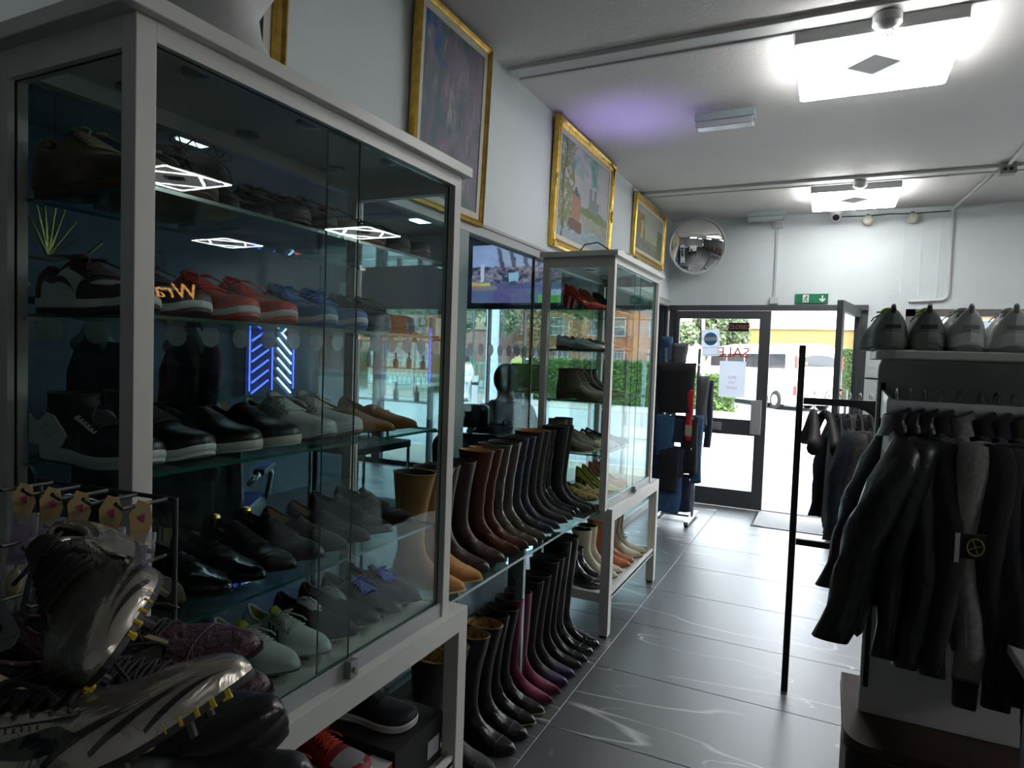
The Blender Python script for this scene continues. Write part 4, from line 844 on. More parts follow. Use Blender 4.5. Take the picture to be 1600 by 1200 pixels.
pair('tall_boot', 'boot', 'plain black tall boot with orange lining', W2, -1.09, 2.90, 2.975, z, tall(Mx['blackm'], .43, calf=.15, lining=Mx['tsuede']), 'tb6', 0, G2, .285, thin=0.66)
pair('tall_boot', 'boot', 'black patent tall boot', W2, -1.10, 3.045, 3.105, z, tall(Mx['patent'], .42, calf=.14, slouch=.5), 'tb7', 0, G2, .285, thin=0.56)
pair('tall_boot', 'boot', 'glossy black riding boot', 'against the far cabinet', -1.06, 3.17, 3.235, z, tall(Mx['black'], .435, calf=.145), 'tb8', 0, G2, .285, thin=0.6)
# tall boots on the floor
G3 = 'tall boots on the floor'; z = .0005; LR = .28
pair('floor_boot', 'boot', 'black leather tall boot with gold lining', 'on floor nearest cabinet leg', -1.0, 1.92, 2.03, z, tall(Mx['blackm'], .43, calf=.16, lining=Mx['fur']), 'fb0', 0, G3, .285)
pair('floor_boot', 'boot', 'black leather tall boot with leopard lining', 'on floor', -.99, 2.175, 2.285, z, tall(Mx['black'], .42, calf=.16, lining=Mx['leop']), 'fb1', 0, G3, .285)
pair('floor_boot', 'boot', 'black tall boot with ankle buckle and pale welt', 'on floor', -1.0, 2.385, 2.475, z, tall(Mx['black'], .42, Mx['crepe'], calf=.15, strap=.115), 'fb2', 0, G3, .285, thin=0.78)
pair('floor_boot', 'boot', 'fuchsia suede pointed tall boot', 'on floor', -1.0, 2.565, 2.655, z, tall(Mx['fuch'], .43, Mx['fuch'], calf=.13, toes=W_PNT, heelz=.045), 'fb3', 0, G3, .285, thin=0.8)
pair('floor_boot', 'boot', 'purple-toed black tall boot', 'on floor', -1.0, 2.745, 2.835, z, (lambda r: (shoe_parts(r, 'footboot', up=Mx['blackm'], toeov=Mx['purple'], sole=Mx['rub']), shaft_parts(r, Mx['blackm'], .46, calf=.15))), 'fb4', 0, G3, .285, thin=0.78)
pair('floor_boot', 'boot', 'black round-toed tall boot', 'on floor', -1.0, 2.93, 3.005, z, tall(Mx['black'], .50, calf=.15, lace=None), 'fb5', 0, G3, .285, thin=0.7)
pair('floor_boot', 'boot', 'glossy black over-knee boot', 'on floor at far cabinet leg', -1.0, 3.10, 3.20, z, tall(Mx['patent'], .56, calf=.15, heelz=.05), 'fb6', 0, G3, .285, thin=0.8)
# far cabinet
G4 = 'shoes in the far cabinet'
pair('court_shoe', 'shoe', 'red block-heel court shoe with tan bow', 'on its top shelf', -1.10, 3.36, 3.44, 1.7625, S_('pump', up=Mx['dred'], sole=Mx['dred'], lining=Mx['lintan'], band=Mx['tsuede']), 'pump', 0, G4, .235)
pair('court_shoe', 'shoe', 'tan high-heeled court shoe', 'behind the red heels', -1.09, 3.56, 3.64, 1.7625, S_('pump', up=Mx['orbrown'], sole=Mx['gum'], lining=Mx['lingrey']), 'pump2', 0, G4, .235)
pair('court_shoe', 'shoe', 'black high-heeled court shoe', 'behind the tan heels', -1.08, 3.78, 3.86, 1.7625, S_('pump', up=Mx['blackm'], sole=Mx['rub']), 'pump3', 0, G4, .235)
pair('flat_shoe', 'shoe', 'silver metallic slip-on flat', 'in the far cabinet', -1.08, 3.36, 3.45, 1.5405, S_('loafer', up=Mx['silverf'], sole=Mx['gum'], lining=Mx['lintan']), 'flat1', 0, G4, .285)
pair('flat_shoe', 'shoe', 'navy suede flat shoe', 'behind the silver flats', -1.08, 3.56, 3.66, 1.5405, S_('loafer', up=Mx['navy'], sole=Mx['rub'], lining=Mx['tsuede']), 'flat2', 0, G4, .285)
pair('flat_shoe', 'shoe', 'coral red flat shoe', 'behind the navy flats', -1.08, 3.76, 3.86, 1.5405, S_('loafer', up=Mx['pink'], sole=Mx['rub']), 'flat3', 0, G4, .285)
def lbt(up, H, sole, lace, **k): return lambda r: (shoe_parts(r, 'footboot', up=up, sole=sole, toes=k.get('toes'), heelz=k.get('heelz')), shaft_parts(r, up, H, lace=lace, lining=k.get('lining')))
pair('lace_up_boot', 'boot', 'brown nubuck lace-up ankle boot', 'in the far cabinet', -1.07, 3.36, 3.46, 1.2705, lbt(Mx['khaki'], .165, Mx['gum'], Mx['lacet']), 'nub', 0, G4, .285)
pair('ankle_boot', 'boot', 'plain black leather ankle boot', 'behind the nubuck boots', -1.07, 3.60, 3.70, 1.2705, lbt(Mx['dbrown'], .16, Mx['rub'], None), 'plain', 0, G4, .285)
pair('chelsea_boot', 'boot', 'beige suede ankle boot with pull tab', 'on the fourth shelf', -1.12, 3.36, 3.45, .9845, lbt(Mx['khaki'], .17, Mx['crepe'], None), 'chel', 0, G4, .285)
pair('cream_shoe', 'shoe', 'cream leather laced shoe', 'beside the beige ankle boots', -1.07, 3.56, 3.65, .9845, S_('derby', up=Mx['cream'], sole=Mx['gum'], lace=Mx['lace']), 'crm', 0, G4, .295)
pair('black_pump', 'shoe', 'black strappy flat', 'behind the cream laced shoes', -1.07, 3.77, 3.86, .9845, S_('loafer', up=Mx['blackm'], sole=Mx['rub'], band=Mx['black']), 'blkf', 0, G4, .285)
pair('leopard_flat', 'shoe', 'leopard print flat', 'on the far cabinet floor', -1.09, 3.36, 3.46, .7285, S_('loafer', up=Mx['leop'], sole=Mx['rub']), 'leo', 0, G4, .285)
pair('lime_flat', 'shoe', 'pale lime pointed shoe', 'beside the leopard flats', -1.07, 3.58, 3.68, .7285, S_('pump', up=Mx['yellow'], sole=Mx['gum']), 'lime', 0, G4, .235)
pair('pink_shoe', 'shoe', 'coral court shoe', 'on the far cabinet floor', -1.07, 3.80, 3.90, .7285, S_('pump', up=Mx['pink'], sole=Mx['gum']), 'pnk', 0, G4, .235)
# under far cabinet
G5 = 'boots under the far cabinet'; z = .2185
pair('ankle_boot', 'boot', 'shiny black ankle boot', 'under the far cabinet', -1.06, 3.46, 3.55, z, lbt(Mx['patent'], .18, Mx['rub'], None, heelz=.04), 'uf1', 0, G5, .285)
pair('cream_boot', 'boot', 'cream leather mid boot', 'under the far cabinet', -1.055, 3.66, 3.76, z, tall(Mx['cream'], .26, Mx['gum'], calf=.12), 'uf2', 0, G5, .285)
pair('cognac_boot', 'boot', 'cognac brown mid boot', 'under the far cabinet', -1.045, 3.90, 3.99, z, tall(Mx['orbrown'], .28, Mx['gum'], calf=.12), 'uf3', 0, G5, .285)
pair('laced_boot', 'boot', 'cream pointed boot with black lacing', 'under the far cabinet', -1.03, 4.12, 4.23, z, tall(Mx['cream'], .33, Mx['gum'], calf=.12, lace=Mx['lace'], toes=W_PNT), 'uf4', 0, G5, .285)
# under near cabinet: shoe boxes and shoes on them
t = thing('shoe_box', 'black shoe box with small white label under the near cabinet', 'box', (-1.22, 1.603, .2185))
mb = MB(); mb.box(-.17, .17, -.115, .130, 0, .105); mb.build('box_body', mat('card_black', (.010, .010, .011), .7), t)
mb = MB(); mb.box(-.174, .174, -.119, .133, .105, .15); mb.build('lid', mat('card_black', (0, 0, 0)), t)
mb = MB(); mb.box(.1705, .172, .055, .118, .03, .085); mb.build('box_label', PAPER, t)
make('low_sneaker', 'shoe', 'black sneaker with white sole standing on the black shoe box', (-1.355, 1.565, .369), .16, False, 'boxs', None, None, S_('sneaker', up=Mx['blackm'], sole=Mx['wrub'], mid=Mx['wrub'], lace=Mx['lace'], N=(44, 16)))
t = thing('shoe_box', 'red shoe box with grey stripe under the near cabinet', 'box', (-1.22, 1.31, .2185))
mb = MB(); mb.box(-.165, .165, -.16, .16, 0, .09); mb.build('box_body', mat('card_red', (.50, .02, .015), .6), t)
mb = MB(); mb.box(-.17, .17, -.165, .165, .085, .125); mb.build('lid', mat('card_red', (0, 0, 0)), t)
mb = MB(); mb.box(.1, .171, -.04, .166, .1252, .127); mb.build('stripe', mat('card_grey', (.5, .52, .52), .6), t)
make('low_sneaker', 'shoe', 'dark red and white sneaker on the red shoe box', (-1.345, 1.36, .346), .02, False, 'boxr', None, None, S_('sneaker', up=LE('wine', (.22, .012, .018), .5), sole=Mx['dred'], mid=Mx['wrub'], lace=Mx['lacer'], toe=Mx['grey'], N=(44, 16)))
make('low_sneaker', 'shoe', 'dark red and white sneaker at the near side of red box', (-1.35, 1.245, .346), .02, True, 'boxr', None)
# things on top of the cabinets
t = thing('bust', 'white plaster bust base standing on the near cabinet', 'bust', (-1.19, .97, 2.057))
mb = MB(); mb.lathe([(.13, 0), (.135, .02), (.12, .045), (.095, .09), (.085, .14), (.12, .2), (.14, .3), (.10, .36), (.05, .40), (.06, .46), (.075, .52), (.06, .6), (.01, .63)], n=28); mb.v = [(x, y * (1 + .05 * math.sin(5 * math.atan2(y, x) + z * 20)), z) for x, y, z in mb.v]; mb.build('plaster', mat('plaster', (.62, .63, .62), .7, bump=.4, bscale=30), t, smooth=True)
t = thing('cable', 'looped black cable lying on top of the far cabinet', 'cable', (-1.1, 3.35, 2.057))
mb = MB(); mb.tube([(-.18, .05, .004), (-.12, .0, .05), (-.04, -.02, .055), (.03, .02, .01), (.05, .06, .005), (-.02, .08, .03), (-.05, .03, .004)], .004, 6); mb.tube([(.05, .2, .006), (.08, .3, .02), (.06, .42, .004)], .004, 6); mb.build('wire', BLACKP, t, smooth=True)
t = thing('adaptor', 'small pale adaptor box on the far cabinet top', 'adaptor', (-1.06, 3.42, 2.057))
mb = MB(); mb.box(-.04, .03, -.03, .05, 0, .025); mb.build('body', PVC, t, bevel=.004)
mb = MB(); mb.tube([(.03, .02, .012), (.05, .05, .01), (.04, .12, .003)], .003, 6); mb.build('lead', BLACKP, t)

# ================================================================ RIGHT SIDE: GONDOLA, SHOES, GARMENTS
def rounded(x0, x1, y0, y1, r, corners, n=6):
    pts = []
    for (cx, cy, a0, on) in ((x0, y0, PI, 'bl'), (x1, y0, 1.5 * PI, 'br'), (x1, y1, 0, 'tr'), (x0, y1, .5 * PI, 'tl')):
        if on in corners:
            ox = cx + (r if cx == x0 else -r); oy = cy + (r if cy == y0 else -r)
            pts += [(ox + r * math.cos(a0 + PI / 2 * i / n), oy + r * math.sin(a0 + PI / 2 * i / n)) for i in range(n + 1)]
        else: pts.append((cx, cy))
    return pts
g = thing('display_gondola', 'white panel display unit with shoe shelf and silver clothes rail', 'display unit', (.8, 2.1, 0)); gx, gy = .8, 2.1
def GB(mb, nm, m, **k):
    mb.v = [(a - gx, b - gy, c) for a, b, c in mb.v]; return mb.build(nm, m, g, **k)
mb = MB(); mb.prism(rounded(.122, 1.55, .52, 1.545, .05, ('tl',)), 2.085, 2.115, 'y'); GB(mb, 'back_panel', mat('panel_white', (.70, .71, .70), .5), bevel=.002)
mb = MB(); mb.prism(rounded(.095, 1.55, 1.72, 2.10, .05, ('bl', 'tl')), 1.522, 1.542, 'z'); GB(mb, 'top_shelf', WHITE, bevel=.003)
WOOD = mat('dark_wood', (.045, .022, .014), .38, vary=.3, vscale=6)
mb = MB(); mb.prism(rounded(.082, 1.6, 1.90, 2.33, .07, ('bl',)), .49, .52, 'z'); GB(mb, 'plinth_top', WOOD, bevel=.002)
mb = MB(); mb.prism(rounded(.09, 1.59, 1.91, 2.32, .07, ('bl',)), .0, .49, 'z'); GB(mb, 'plinth', mat('plinth_dark', (.012, .009, .008), .6))
mb = MB(); mb.prism(rounded(.080, 1.6, 1.897, 2.33, .072, ('bl',)), .486, .4895, 'z'); GB(mb, 'edge_trim', mat('brass_dark', (.12, .09, .03), .4, .7))
mb = MB(); mb.box(.128, 1.3, 1.821, 1.833, 1.385, 1.425); GB(mb, 'rail', SILV, bevel=.002)
for x in (.135, 1.2):
    mb = MB(); mb.box(x - .006, x + .006, 2.07, 2.085, .60, 1.46)
    GB(mb, 'upright', BLACKM)
    mb = MB(); mb.prism([(1.833, 1.43), (1.833, 1.385), (2.07, 1.36), (2.07, 1.44)], x - .004, x + .004, 'x'); GB(mb, 'bracket', SILV)
mb = MB(); mb.tube([(.09, 2.09, 1.47), (.125, 2.09, 1.468)], .003, 6); GB(mb, 'hook_pin', SILV)
NS_ = dict(up=Mx['sgrey'], sole=Mx['sgrey'], mid=Mx['sgrey'], lining=Mx['neon'], tongue=Mx['neon'], lace=Mx['lace'])
def heeltab(r, m, tabm):
    mb = MB(); mb.tube([(.004, 0, .108), (-.003, 0, .122), (.004, 0, .128), (.014, 0, .12)], .006, 6); mb.build('pull_tab', tabm, r, smooth=True)
    mb = MB(); mb.grid([[(-.004 + .0006 * abs(i - 2), (i - 2) * .010, .062 + .012 * j) for i in range(5)] for j in range(2)]); mb.build('heel_mark', tabm, r, fixn=False)
def sn_grey(r): shoe_parts(r, 'chunky', **NS_); heeltab(r, Mx['sgrey'], mat('tab_dark', (.04, .045, .045), .5))
def sn_white(r): shoe_parts(r, 'chunky', up=Mx['white'], sole=Mx['grey'], mid=Mx['wrub'], lining=Mx['lingrey'], tongue=Mx['white'], lace=Mx['lacew']); heeltab(r, Mx['white'], Mx['grey'])
for nm, lab, x, key, sp, mir in (('running_shoe', 'grey running shoe with lime lining, leftmost on the shelf', .128, 'sng', sn_grey, False), ('running_shoe', 'grey running shoe with lime lining, second from shelf end', .200, 'sng', None, True),
        ('running_shoe', 'white running shoe beside the grey lime-lined pair', .280, 'snw', sn_white, False), ('running_shoe', 'white running shoe between two other white shoes', .362, 'snw', None, True), ('running_shoe', 'white running shoe cut by the right photo edge', .45, 'snw', None, False)):
    make(nm, 'shoe', lab, (x, 1.775, 1.5425), PI / 2 + (.06 if not mir else -.04), mir, key, 'running shoes on the gondola shelf', None, sp, .82)
# garments
def hanger(x, y, z, label, m=BLACKP, wdt=.42, group='clothes hangers', rz=0, thick=.012, wide=.022, drop=.11):
    t = thing('clothes_hanger', label, 'hanger', (x, y, z), rz, group)
    mb = MB(); mb.tube([(0, -.028, .004), (0, -.022, .020), (0, 0, .028), (0, .022, .018), (0, .025, -.002), (0, .012, -.022), (0, 0, -.036), (0, 0, -.075)], .0022, 6); mb.build('hook', SILV, t, smooth=True)
    for sg in (1, -1):
        mb = MB(); rs = []
        for q in np.linspace(0, 1, 9):
            y_ = sg * wdt / 2 * q; zc = -.075 - drop * q**1.35 + .01 * math.sin(q * 6); hw = wide * (.6 + .9 * q) / 2 * 1.0; hh = thick * (1.3 - .2 * q) + .012 * q
            rs.append([(hw * math.cos(a) - .012 * q * q, y_, zc + hh * math.sin(a)) for a in np.linspace(0, 2 * PI, 10, endpoint=False)])
        mb.rings(rs); mb.build('arm', m, t, smooth=True)
    return t
def garment(x, y, z, label, m, kind='jacket', length=.66, slen=.60, flare=0, width=.44, thick=.024, rz=0, cuffm=None, collarm=None, group=None, seed=0, name='jacket', sleeves=True, patch=None, sr=.043, cat=None):
    t = thing(name, label, cat or name, (x, y, z), rz, group); rnd = random.Random(seed)
    ph = rnd.random() * 6; hw = crv([(-.085, .045), (-.10, .08), (-.12, .17), (-.145, width / 2 - .01), (-.3, width / 2 + .01), (-length, width / 2 + .03)]); hx = crv([(-.085, .018), (-.13, thick), (-.3, thick * 1.25), (-length, thick * 1.45)])
    n = 36; rs = []
    for i in range(26):
        zz = -.085 - (length - .085) * i / 25; q = i / 25; ring = []
        for a in np.linspace(0, 2 * PI, n, endpoint=False):
            fo = 1 + (.16 * math.sin(7 * a + ph + zz * 4) + .1 * math.sin(13 * a - ph * 2 + zz * 7)) * q
            ring.append((hx(zz) * math.cos(a) * fo + flare * q**1.4 * (.6 if math.sin(a) < 0 else .1), hw(zz) * math.copysign(abs(math.sin(a))**.75, math.sin(a)), zz + .012 * math.sin(a * 3 + ph) * q))
        rs.append(ring)
    mb = MB(); mb.rings(rs); mb.build('body', m, t, smooth=True)
    if sleeves:
        for sg in (-1, 1):
            mb = MB(); rs = []; k = 15; n2 = 16
            for i in range(k + 1):
                q = i / k; zz = -.105 - slen * q; cy_ = sg * (width / 2 - .035 + .035 * math.sin(min(1, q * 3) * PI / 2) + .012 * math.sin(q * 5 + ph)); cx = flare * q**1.3 + .010 * math.sin(q * 7 + ph); r_ = (.030 + (sr - .030) * min(1, q * 5)) * (1 - .28 * q)
                rs.append([(cx + r_ * math.cos(a) * (1 + .1 * math.sin(3 * a + q * 22 + ph)), cy_ + r_ * 1.25 * math.sin(a), zz + .004 * math.sin(a * 2 + q * 30)) for a in np.linspace(0, 2 * PI, n2, endpoint=False)])
            mb.rings(rs); mb.build('sleeve', m, t, smooth=True)
            if cuffm:
                l = rs[-1]; cx = sum(p[0] for p in l) / n2; cy_ = sum(p[1] for p in l) / n2
                mb = MB(); mb.rings([[(cx + (p[0] - cx) * s_, cy_ + (p[1] - cy_) * s_, p[2] + dz) for p in l] for s_, dz in ((1.0, .004), (.92, -.01), (.88, -.055), (.8, -.06))]); mb.build('cuff', cuffm, t, smooth=True)
    mb = MB(); rs = []
    for (zz, r_) in ((-.105, .072), (-.08, .058), (-.058, .055), (-.056, .048), (-.08, .046)): rs.append([(r_ * .55 * math.cos(a), r_ * 1.15 * math.sin(a), zz + .012 * math.cos(a)) for a in np.linspace(0, 2 * PI, 18, endpoint=False)])
    mb.rings(rs, False, False); mb.build('collar', collarm or m, t, smooth=True)
    return t
FAB = lambda n, c, r=.9, **k: mat('fabric_' + n, c, r, sheen=k.pop('sheen', .15), bump=.3, bscale=150, **k)
Lt = LE('jacket_black', (.010, .012, .013), .34, wr=.6, bs=14); FK = FAB('black', (.008, .008, .009)); FG = FAB('grey_marl', (.24, .235, .225), vary=.2, vscale=90); FN = FAB('navy', (.012, .014, .022)); FO = FAB('olive', (.028, .028, .018)); FC = FAB('charcoal', (.02, .02, .021)); FM = FAB('moss', (.035, .037, .024)); FD = FAB('dark_denim', (.012, .02, .038))
gz, gyr = 1.408, 1.827
GG = 'jackets and tops on the gondola rail'
L_ = [(.150, 'black leather jacket hung first on the rail, sleeve swung left', Lt, 'jacket', .54, .46, -.125, None, None),
      (.178, 'glossy black leather jacket second from the rail end', Lt, 'jacket', .56, .48, -.05, None, None),
      (.206, 'black leather jacket with patterned shoulder, third along the rail', Lt, 'jacket', .57, .49, -.02, None, None),
      (.236, 'matt black jacket directly left of the grey sweatshirt', FK, 'jacket', .58, .50, .0, None, None),
      (.275, 'grey marl sweatshirt with round arm badge', FG, 'sweatshirt', .52, .49, .01, FK, None),
      (.315, 'black jacket directly right of the grey sweatshirt', FK, 'jacket', .60, .54, .02, None, None),
      (.345, 'navy jacket between the black and olive ones', FN, 'jacket', .60, .52, .03, None, None),
      (.378, 'dark olive long jacket with ribbed cuff', FO, 'jacket', .64, .56, .04, FC, None),
      (.415, 'moss green jacket with lighter shoulder', FM, 'jacket', .62, .53, .05, None, None),
      (.455, 'charcoal jacket at the right photo edge', FC, 'jacket', .62, .55, .05, None, None),
      (.50, 'black coat last before the right photo edge', FK, 'coat', .68, .58, .05, None, None)]
for i, (x, lab, m, nm, ln, sl, fl, cf, col) in enumerate(L_):
    hanger(x, gyr, gz + .0165, 'black hanger carrying the ' + {0: 'first leather jacket', 1: 'second leather jacket', 2: 'third leather jacket', 3: 'matt black jacket', 4: 'grey marl sweatshirt', 5: 'black jacket right of grey sweatshirt', 6: 'navy jacket', 7: 'olive long jacket', 8: 'moss green jacket', 9: 'charcoal jacket', 10: 'long black coat'}[i], BLACKP, .38, 'hangers on the gondola rail', 0, .008, .012)
    t = garment(x, gyr, gz + .045, lab, m, 'jacket', ln, sl, fl, .38, .015 if i else .02, 0, cf, col, GG, i + 3, nm, sr=.034 if i else .052)
    if i == 4:
        mb = MB(); mb.box(-.02, .022, -.256, -.248, -.33, -.28); mb.build('arm_badge', FK, t)
        mb = MB(); mb.tube([(.004 + .014 * math.cos(a), -.258, -.305 + .017 * math.sin(a)) for a in np.linspace(0, 2 * PI, 20)], .0018, 5); 
        for a in (.3, 2.0, 3.6, 5.1): mb.tube([(.004, -.258, -.305), (.004 + .014 * math.cos(a), -.258, -.305 + .017 * math.sin(a))], .0014, 5)
        mb.build('badge_emblem', mat('badge_gold', (.25, .22, .05), .6), t)
        mb = MB(); mb.box(-.030, -.022, -.257, -.255, -.34, -.28); mb.build('badge_tab', PAPER, t)
        t['label'] = 'grey marl sweatshirt with black badge on the sleeve'
# black floor rack further back
rk = thing('clothes_rack', 'black metal clothes rack standing in front of the open doorway', 'clothes rack', (.3, 3.22, 0))
for x in (-.415, .62):
    mb = MB(); mb.box(x - .014, x + .014, -.014, .014, 0.0, 1.59); mb.build('post', BLACKM, rk, bevel=.002)
mb = MB(); mb.box(-.40, .61, -.012, .012, 1.325, 1.355); mb.build('top_bar', BLACKM, rk)
mb = MB(); mb.box(-.40, .61, -.010, .010, .685, .712); mb.build('lower_bar', BLACKM, rk)
mb = MB(); mb.prism([(-.12, 1.325)] + [(-.22 + .155 * math.sin(a), 1.17 + .155 * math.cos(a)) for a in np.linspace(0, PI / 2, 8)] + [(-.02, 1.17), (-.02, 1.325)], -.008, .008, 'y'); mb.build('gusset', BLACKM, rk)
hz = 1.3585
hanger(-.055, 3.22, hz, 'dark wooden hanger, empty, nearest the rack post', mat('hanger_dark', (.012, .01, .01), .6), .40, 'empty hangers on the black rack', .12, .016, .040, .13)
hanger(-.005, 3.22, hz, 'dark wooden hanger, empty, second from the rack post', mat('hanger_dark', (0, 0, 0)), .42, 'empty hangers on the black rack', .30, .016, .040, .13)
for x, lab, m, ln, fl in ((.045, 'dark shirt with pale placket beside the empty hangers', FD, .56, -.05), (.085, 'dark grey textured top in the middle of the black rack', FAB('grey_dark', (.07, .07, .07), vary=.3, vscale=90), .62, -.05), (.125, 'black top hung right of the grey textured one', FK, .68, -.04), (.165, 'long black top on the rack by the gondola edge', FK, .82, -.08)):
    hanger(x, 3.22, hz, 'dark hanger holding the ' + lab.split(' hung')[0].split(' beside')[0].split(' in ')[0].split(' on ')[0], mat('hanger_dark', (0, 0, 0)), .38, 'hangers with tops on the black rack', .15, .008, .014)
    garment(x, 3.22, hz - .02, lab, m, 'top', ln, .45, fl, .44, .016, .15, None, None, 'tops on the black rack', int(x * 1000), 'top', sr=.04)
t = thing('side_table', 'white tabletop corner poking in at the right photo edge', 'table', (.66, 1.26, 0))
mb = MB(); mb.box(-.308, .3, -.35, .36, .93, .95); mb.build('top', WHITE, t, bevel=.003)
for x in (-.27, .27):
    for y in (-.32, .30):
        mb = MB(); mb.box(x - .015, x + .015, y - .015, y + .015, 0, .93); mb.build('leg', SILV, t)
# offscreen rail of clothes on the right seen in the mirror and in the glass
for (x, y, n0, lab) in ((4.6, 3.3, 12, 'long clothes rail on the right side of the shop, nearer'), (4.6, 5.6, 12, 'long clothes rail on the right side of the shop, by the window')):
    t = thing('clothes_rail', lab, 'clothes rail', (x, y, 0))
    for yy in (-.8, .8):
        mb = MB(); mb.box(-.25, .25, yy - .02, yy + .02, 0, .04).box(-.015, .015, yy - .015, yy + .015, .04, 1.6); mb.build('leg_frame', BLACKM, t)
    mb = MB(); mb.cyl((0, -.8, 1.58), (0, .8, 1.58), .014); mb.build('bar', BLACKM, t)
cols = [FK, FN, FC, mat('fabric_red', (.45, .01, .02), .8), FK, FD, FG, FK, FN, mat('fabric_red', (0, 0, 0)), FO, FK]
nms = ['black', 'navy', 'charcoal', 'red', 'dull black', 'denim', 'grey', 'jet black', 'dark navy', 'scarlet', 'olive', 'plain black']
g0 = None
for y0_, tag_ in ((3.3, 'nearer right rail'), (5.6, 'window-side right rail')):
    for i in range(12):
        t = garment(4.6, y0_ - .7 + .125 * i, 1.565, nms[i] + ' top hanging on the ' + tag_, cols[i], 'top', .74, .55, .0, .42, .03, PI / 2, None, None, 'tops on the ' + tag_, i, 'top')
# script sign hung on the right side; the cabinet door mirrors it
t = thing('script_sign', 'orange script sign, reflected backwards in the cabinet glass', 'sign', (2.17, 3.14, 1.87)); t.rotation_euler = (PI / 2, 0, math.atan2(-.593, -.802) + PI / 2)
text('lettering', 'Wrangler', .15, mat('neon_orange', (.9, .45, .12), .5, emit=16, ecol=(1, .42, .10)), t, (.12, 0, 0), (0, 0, 0), .004, shear=.35)
mb = MB(); mb.cyl((-.2, .08, 0), (-.2, 1.1, 0), .0015, 6).cyl((.4, .08, 0), (.4, 1.1, 0), .0015, 6); mb.build('wires', BLACKM, t)

# ================================================================ JEANS STAND by the door
js = thing('jeans_stand', 'chrome floor stand loaded with folded jeans beside the shop door', 'stand', (-1.24, 6.25, 0))
for sx in (-.17, .14):
    mb = MB(); mb.box(sx - .012, sx + .012, -.012, .012, .05, 1.62); mb.build('post', SILV, js)
    mb = MB(); mb.box(sx - .02, sx + .02, -.30, .22, .02, .05); mb.build('base_bar', SILV, js, bevel=.004)
    mb = MB(); mb.cyl((sx, -.27, 0), (sx, -.27, .02), .02); mb.build('castor', BLACKP, js)
mb = MB(); mb.box(-.17, .14, -.01, .01, .03, .05); mb.build('cross_bar', SILV, js)
for z_ in (.42, .70, .98, 1.47):
    for sx in (-.10, .06, .15):
        mb = MB(); mb.tube([(sx, 0, z_), (sx, -.25, z_), (sx, -.265, z_ + .02)], .006, 6); mb.build('arm', CHROME, js)
def folded(x, y, z, wd, ln, m, lab, th=.035, rz=0, nm='jeans', seed=1):
    t = thing(nm, lab, nm if nm != 'jeans' else 'jeans', (x, y, z), rz, 'folded trousers on the stand' if nm == 'jeans' else None); rs = []; n = 22; rnd = random.Random(seed); ph = rnd.random() * 6
    for i in range(15):
        q = i / 14; zz = .008 - ln * q; k = min(1, .25 + q * 6); w_ = wd / 2 * (1 - .1 * q)
        rs.append([(w_ * math.copysign(abs(math.cos(a))**.6, math.cos(a)) + .01 * math.sin(q * 5 + ph) * q, th * k * math.sin(a) * (1 + .12 * math.sin(4 * a + q * 9 + ph)), zz + .006 * math.sin(a * 2 + ph) * q) for a in np.linspace(0, 2 * PI, n, endpoint=False)])
    mb = MB(); mb.rings(rs); mb.build('folded_legs', m, t, smooth=True)
    mb = MB(); mb.rings([[(p[0] * 1.01, p[1] * 1.05, p[2] + dz) for p in rs[13]] for dz in (.0, -.018)], False, False); mb.build('hem', m, t, smooth=True)
    return t
DK = mat('denim_black', (.010, .010, .012), .85); DB = mat('denim_blue', (.035, .10, .22), .85, vary=.25, vscale=30); DI = mat('denim_indigo', (.014, .022, .05), .85); DR = mat('fabric_red', (0, 0, 0)); DGy = mat('cloth_grey', (.12, .12, .125), .85)
for a in ((-1.255, 5.99, 1.475, .36, .45, DK, 'black jeans folded on the top arm facing the camera', .05), (-1.28, 6.03, .99, .34, .24, DI, 'indigo jeans below the large black pair', .045), (-1.33, 5.99, .985, .17, .36, DB, 'mid blue jeans with pale hem, left side of stand', .035),
          (-1.30, 6.02, .71, .32, .28, DI, 'dark indigo jeans behind the lower black pair', .045), (-1.28, 5.97, .70, .19, .40, DK, 'black jeans folded on the lower left arms', .03), (-1.31, 6.02, .43, .30, .33, DB, 'blue jeans lowest on the stand', .045),
          (-1.13, 6.05, 1.30, .07, .50, DK, 'narrow black trousers behind the red cloth', .05), (-1.12, 6.05, .99, .16, .52, DK, 'black trousers on right-hand middle arms', .045), (-1.07, 6.12, 1.0, .12, .62, DB, 'blue jeans on the right side of the stand', .04),
          (-1.04, 6.20, 1.36, .10, .46, DGy, 'grey trousers on the outer right arm', .04), (-.99, 6.24, 1.32, .07, .62, DI, 'indigo trousers nearest the door glass', .04), (-1.16, 6.08, .45, .16, .34, DI, 'indigo jeans on the lowest right arm', .04)):
    folded(*a[:7], th=a[7], seed=int(abs(a[0] * 1000)))
t = folded(-1.115, 5.965, 1.24, .06, .46, DR, 'red cloth hanging in front of the narrow black trousers', .015, 0, 'scarf'); 
t = folded(-1.42, 6.3, 1.72, .11, .22, DB, 'denim blue top peeking over the stand, left', .05, 0, 'shirt'); t = folded(-1.29, 6.3, 1.66, .15, .18, DGy, 'grey top draped over the stand head', .05, 0, 'shirt')
t = thing('price_tag', 'buff card tag tied to jeans on the stand', 'tag', (-1.11, 5.93, .93))
mb = MB(); mb.box(-.03, .03, -.001, .001, -.10, 0); mb.build('card', mat('buff_card', (.42, .34, .22), .7), t)
mb = MB(); mb.tube([(0, 0, 0), (.01, .0, .05), (0, .02, .08)], .001, 5); mb.build('string', BLACKP, t)

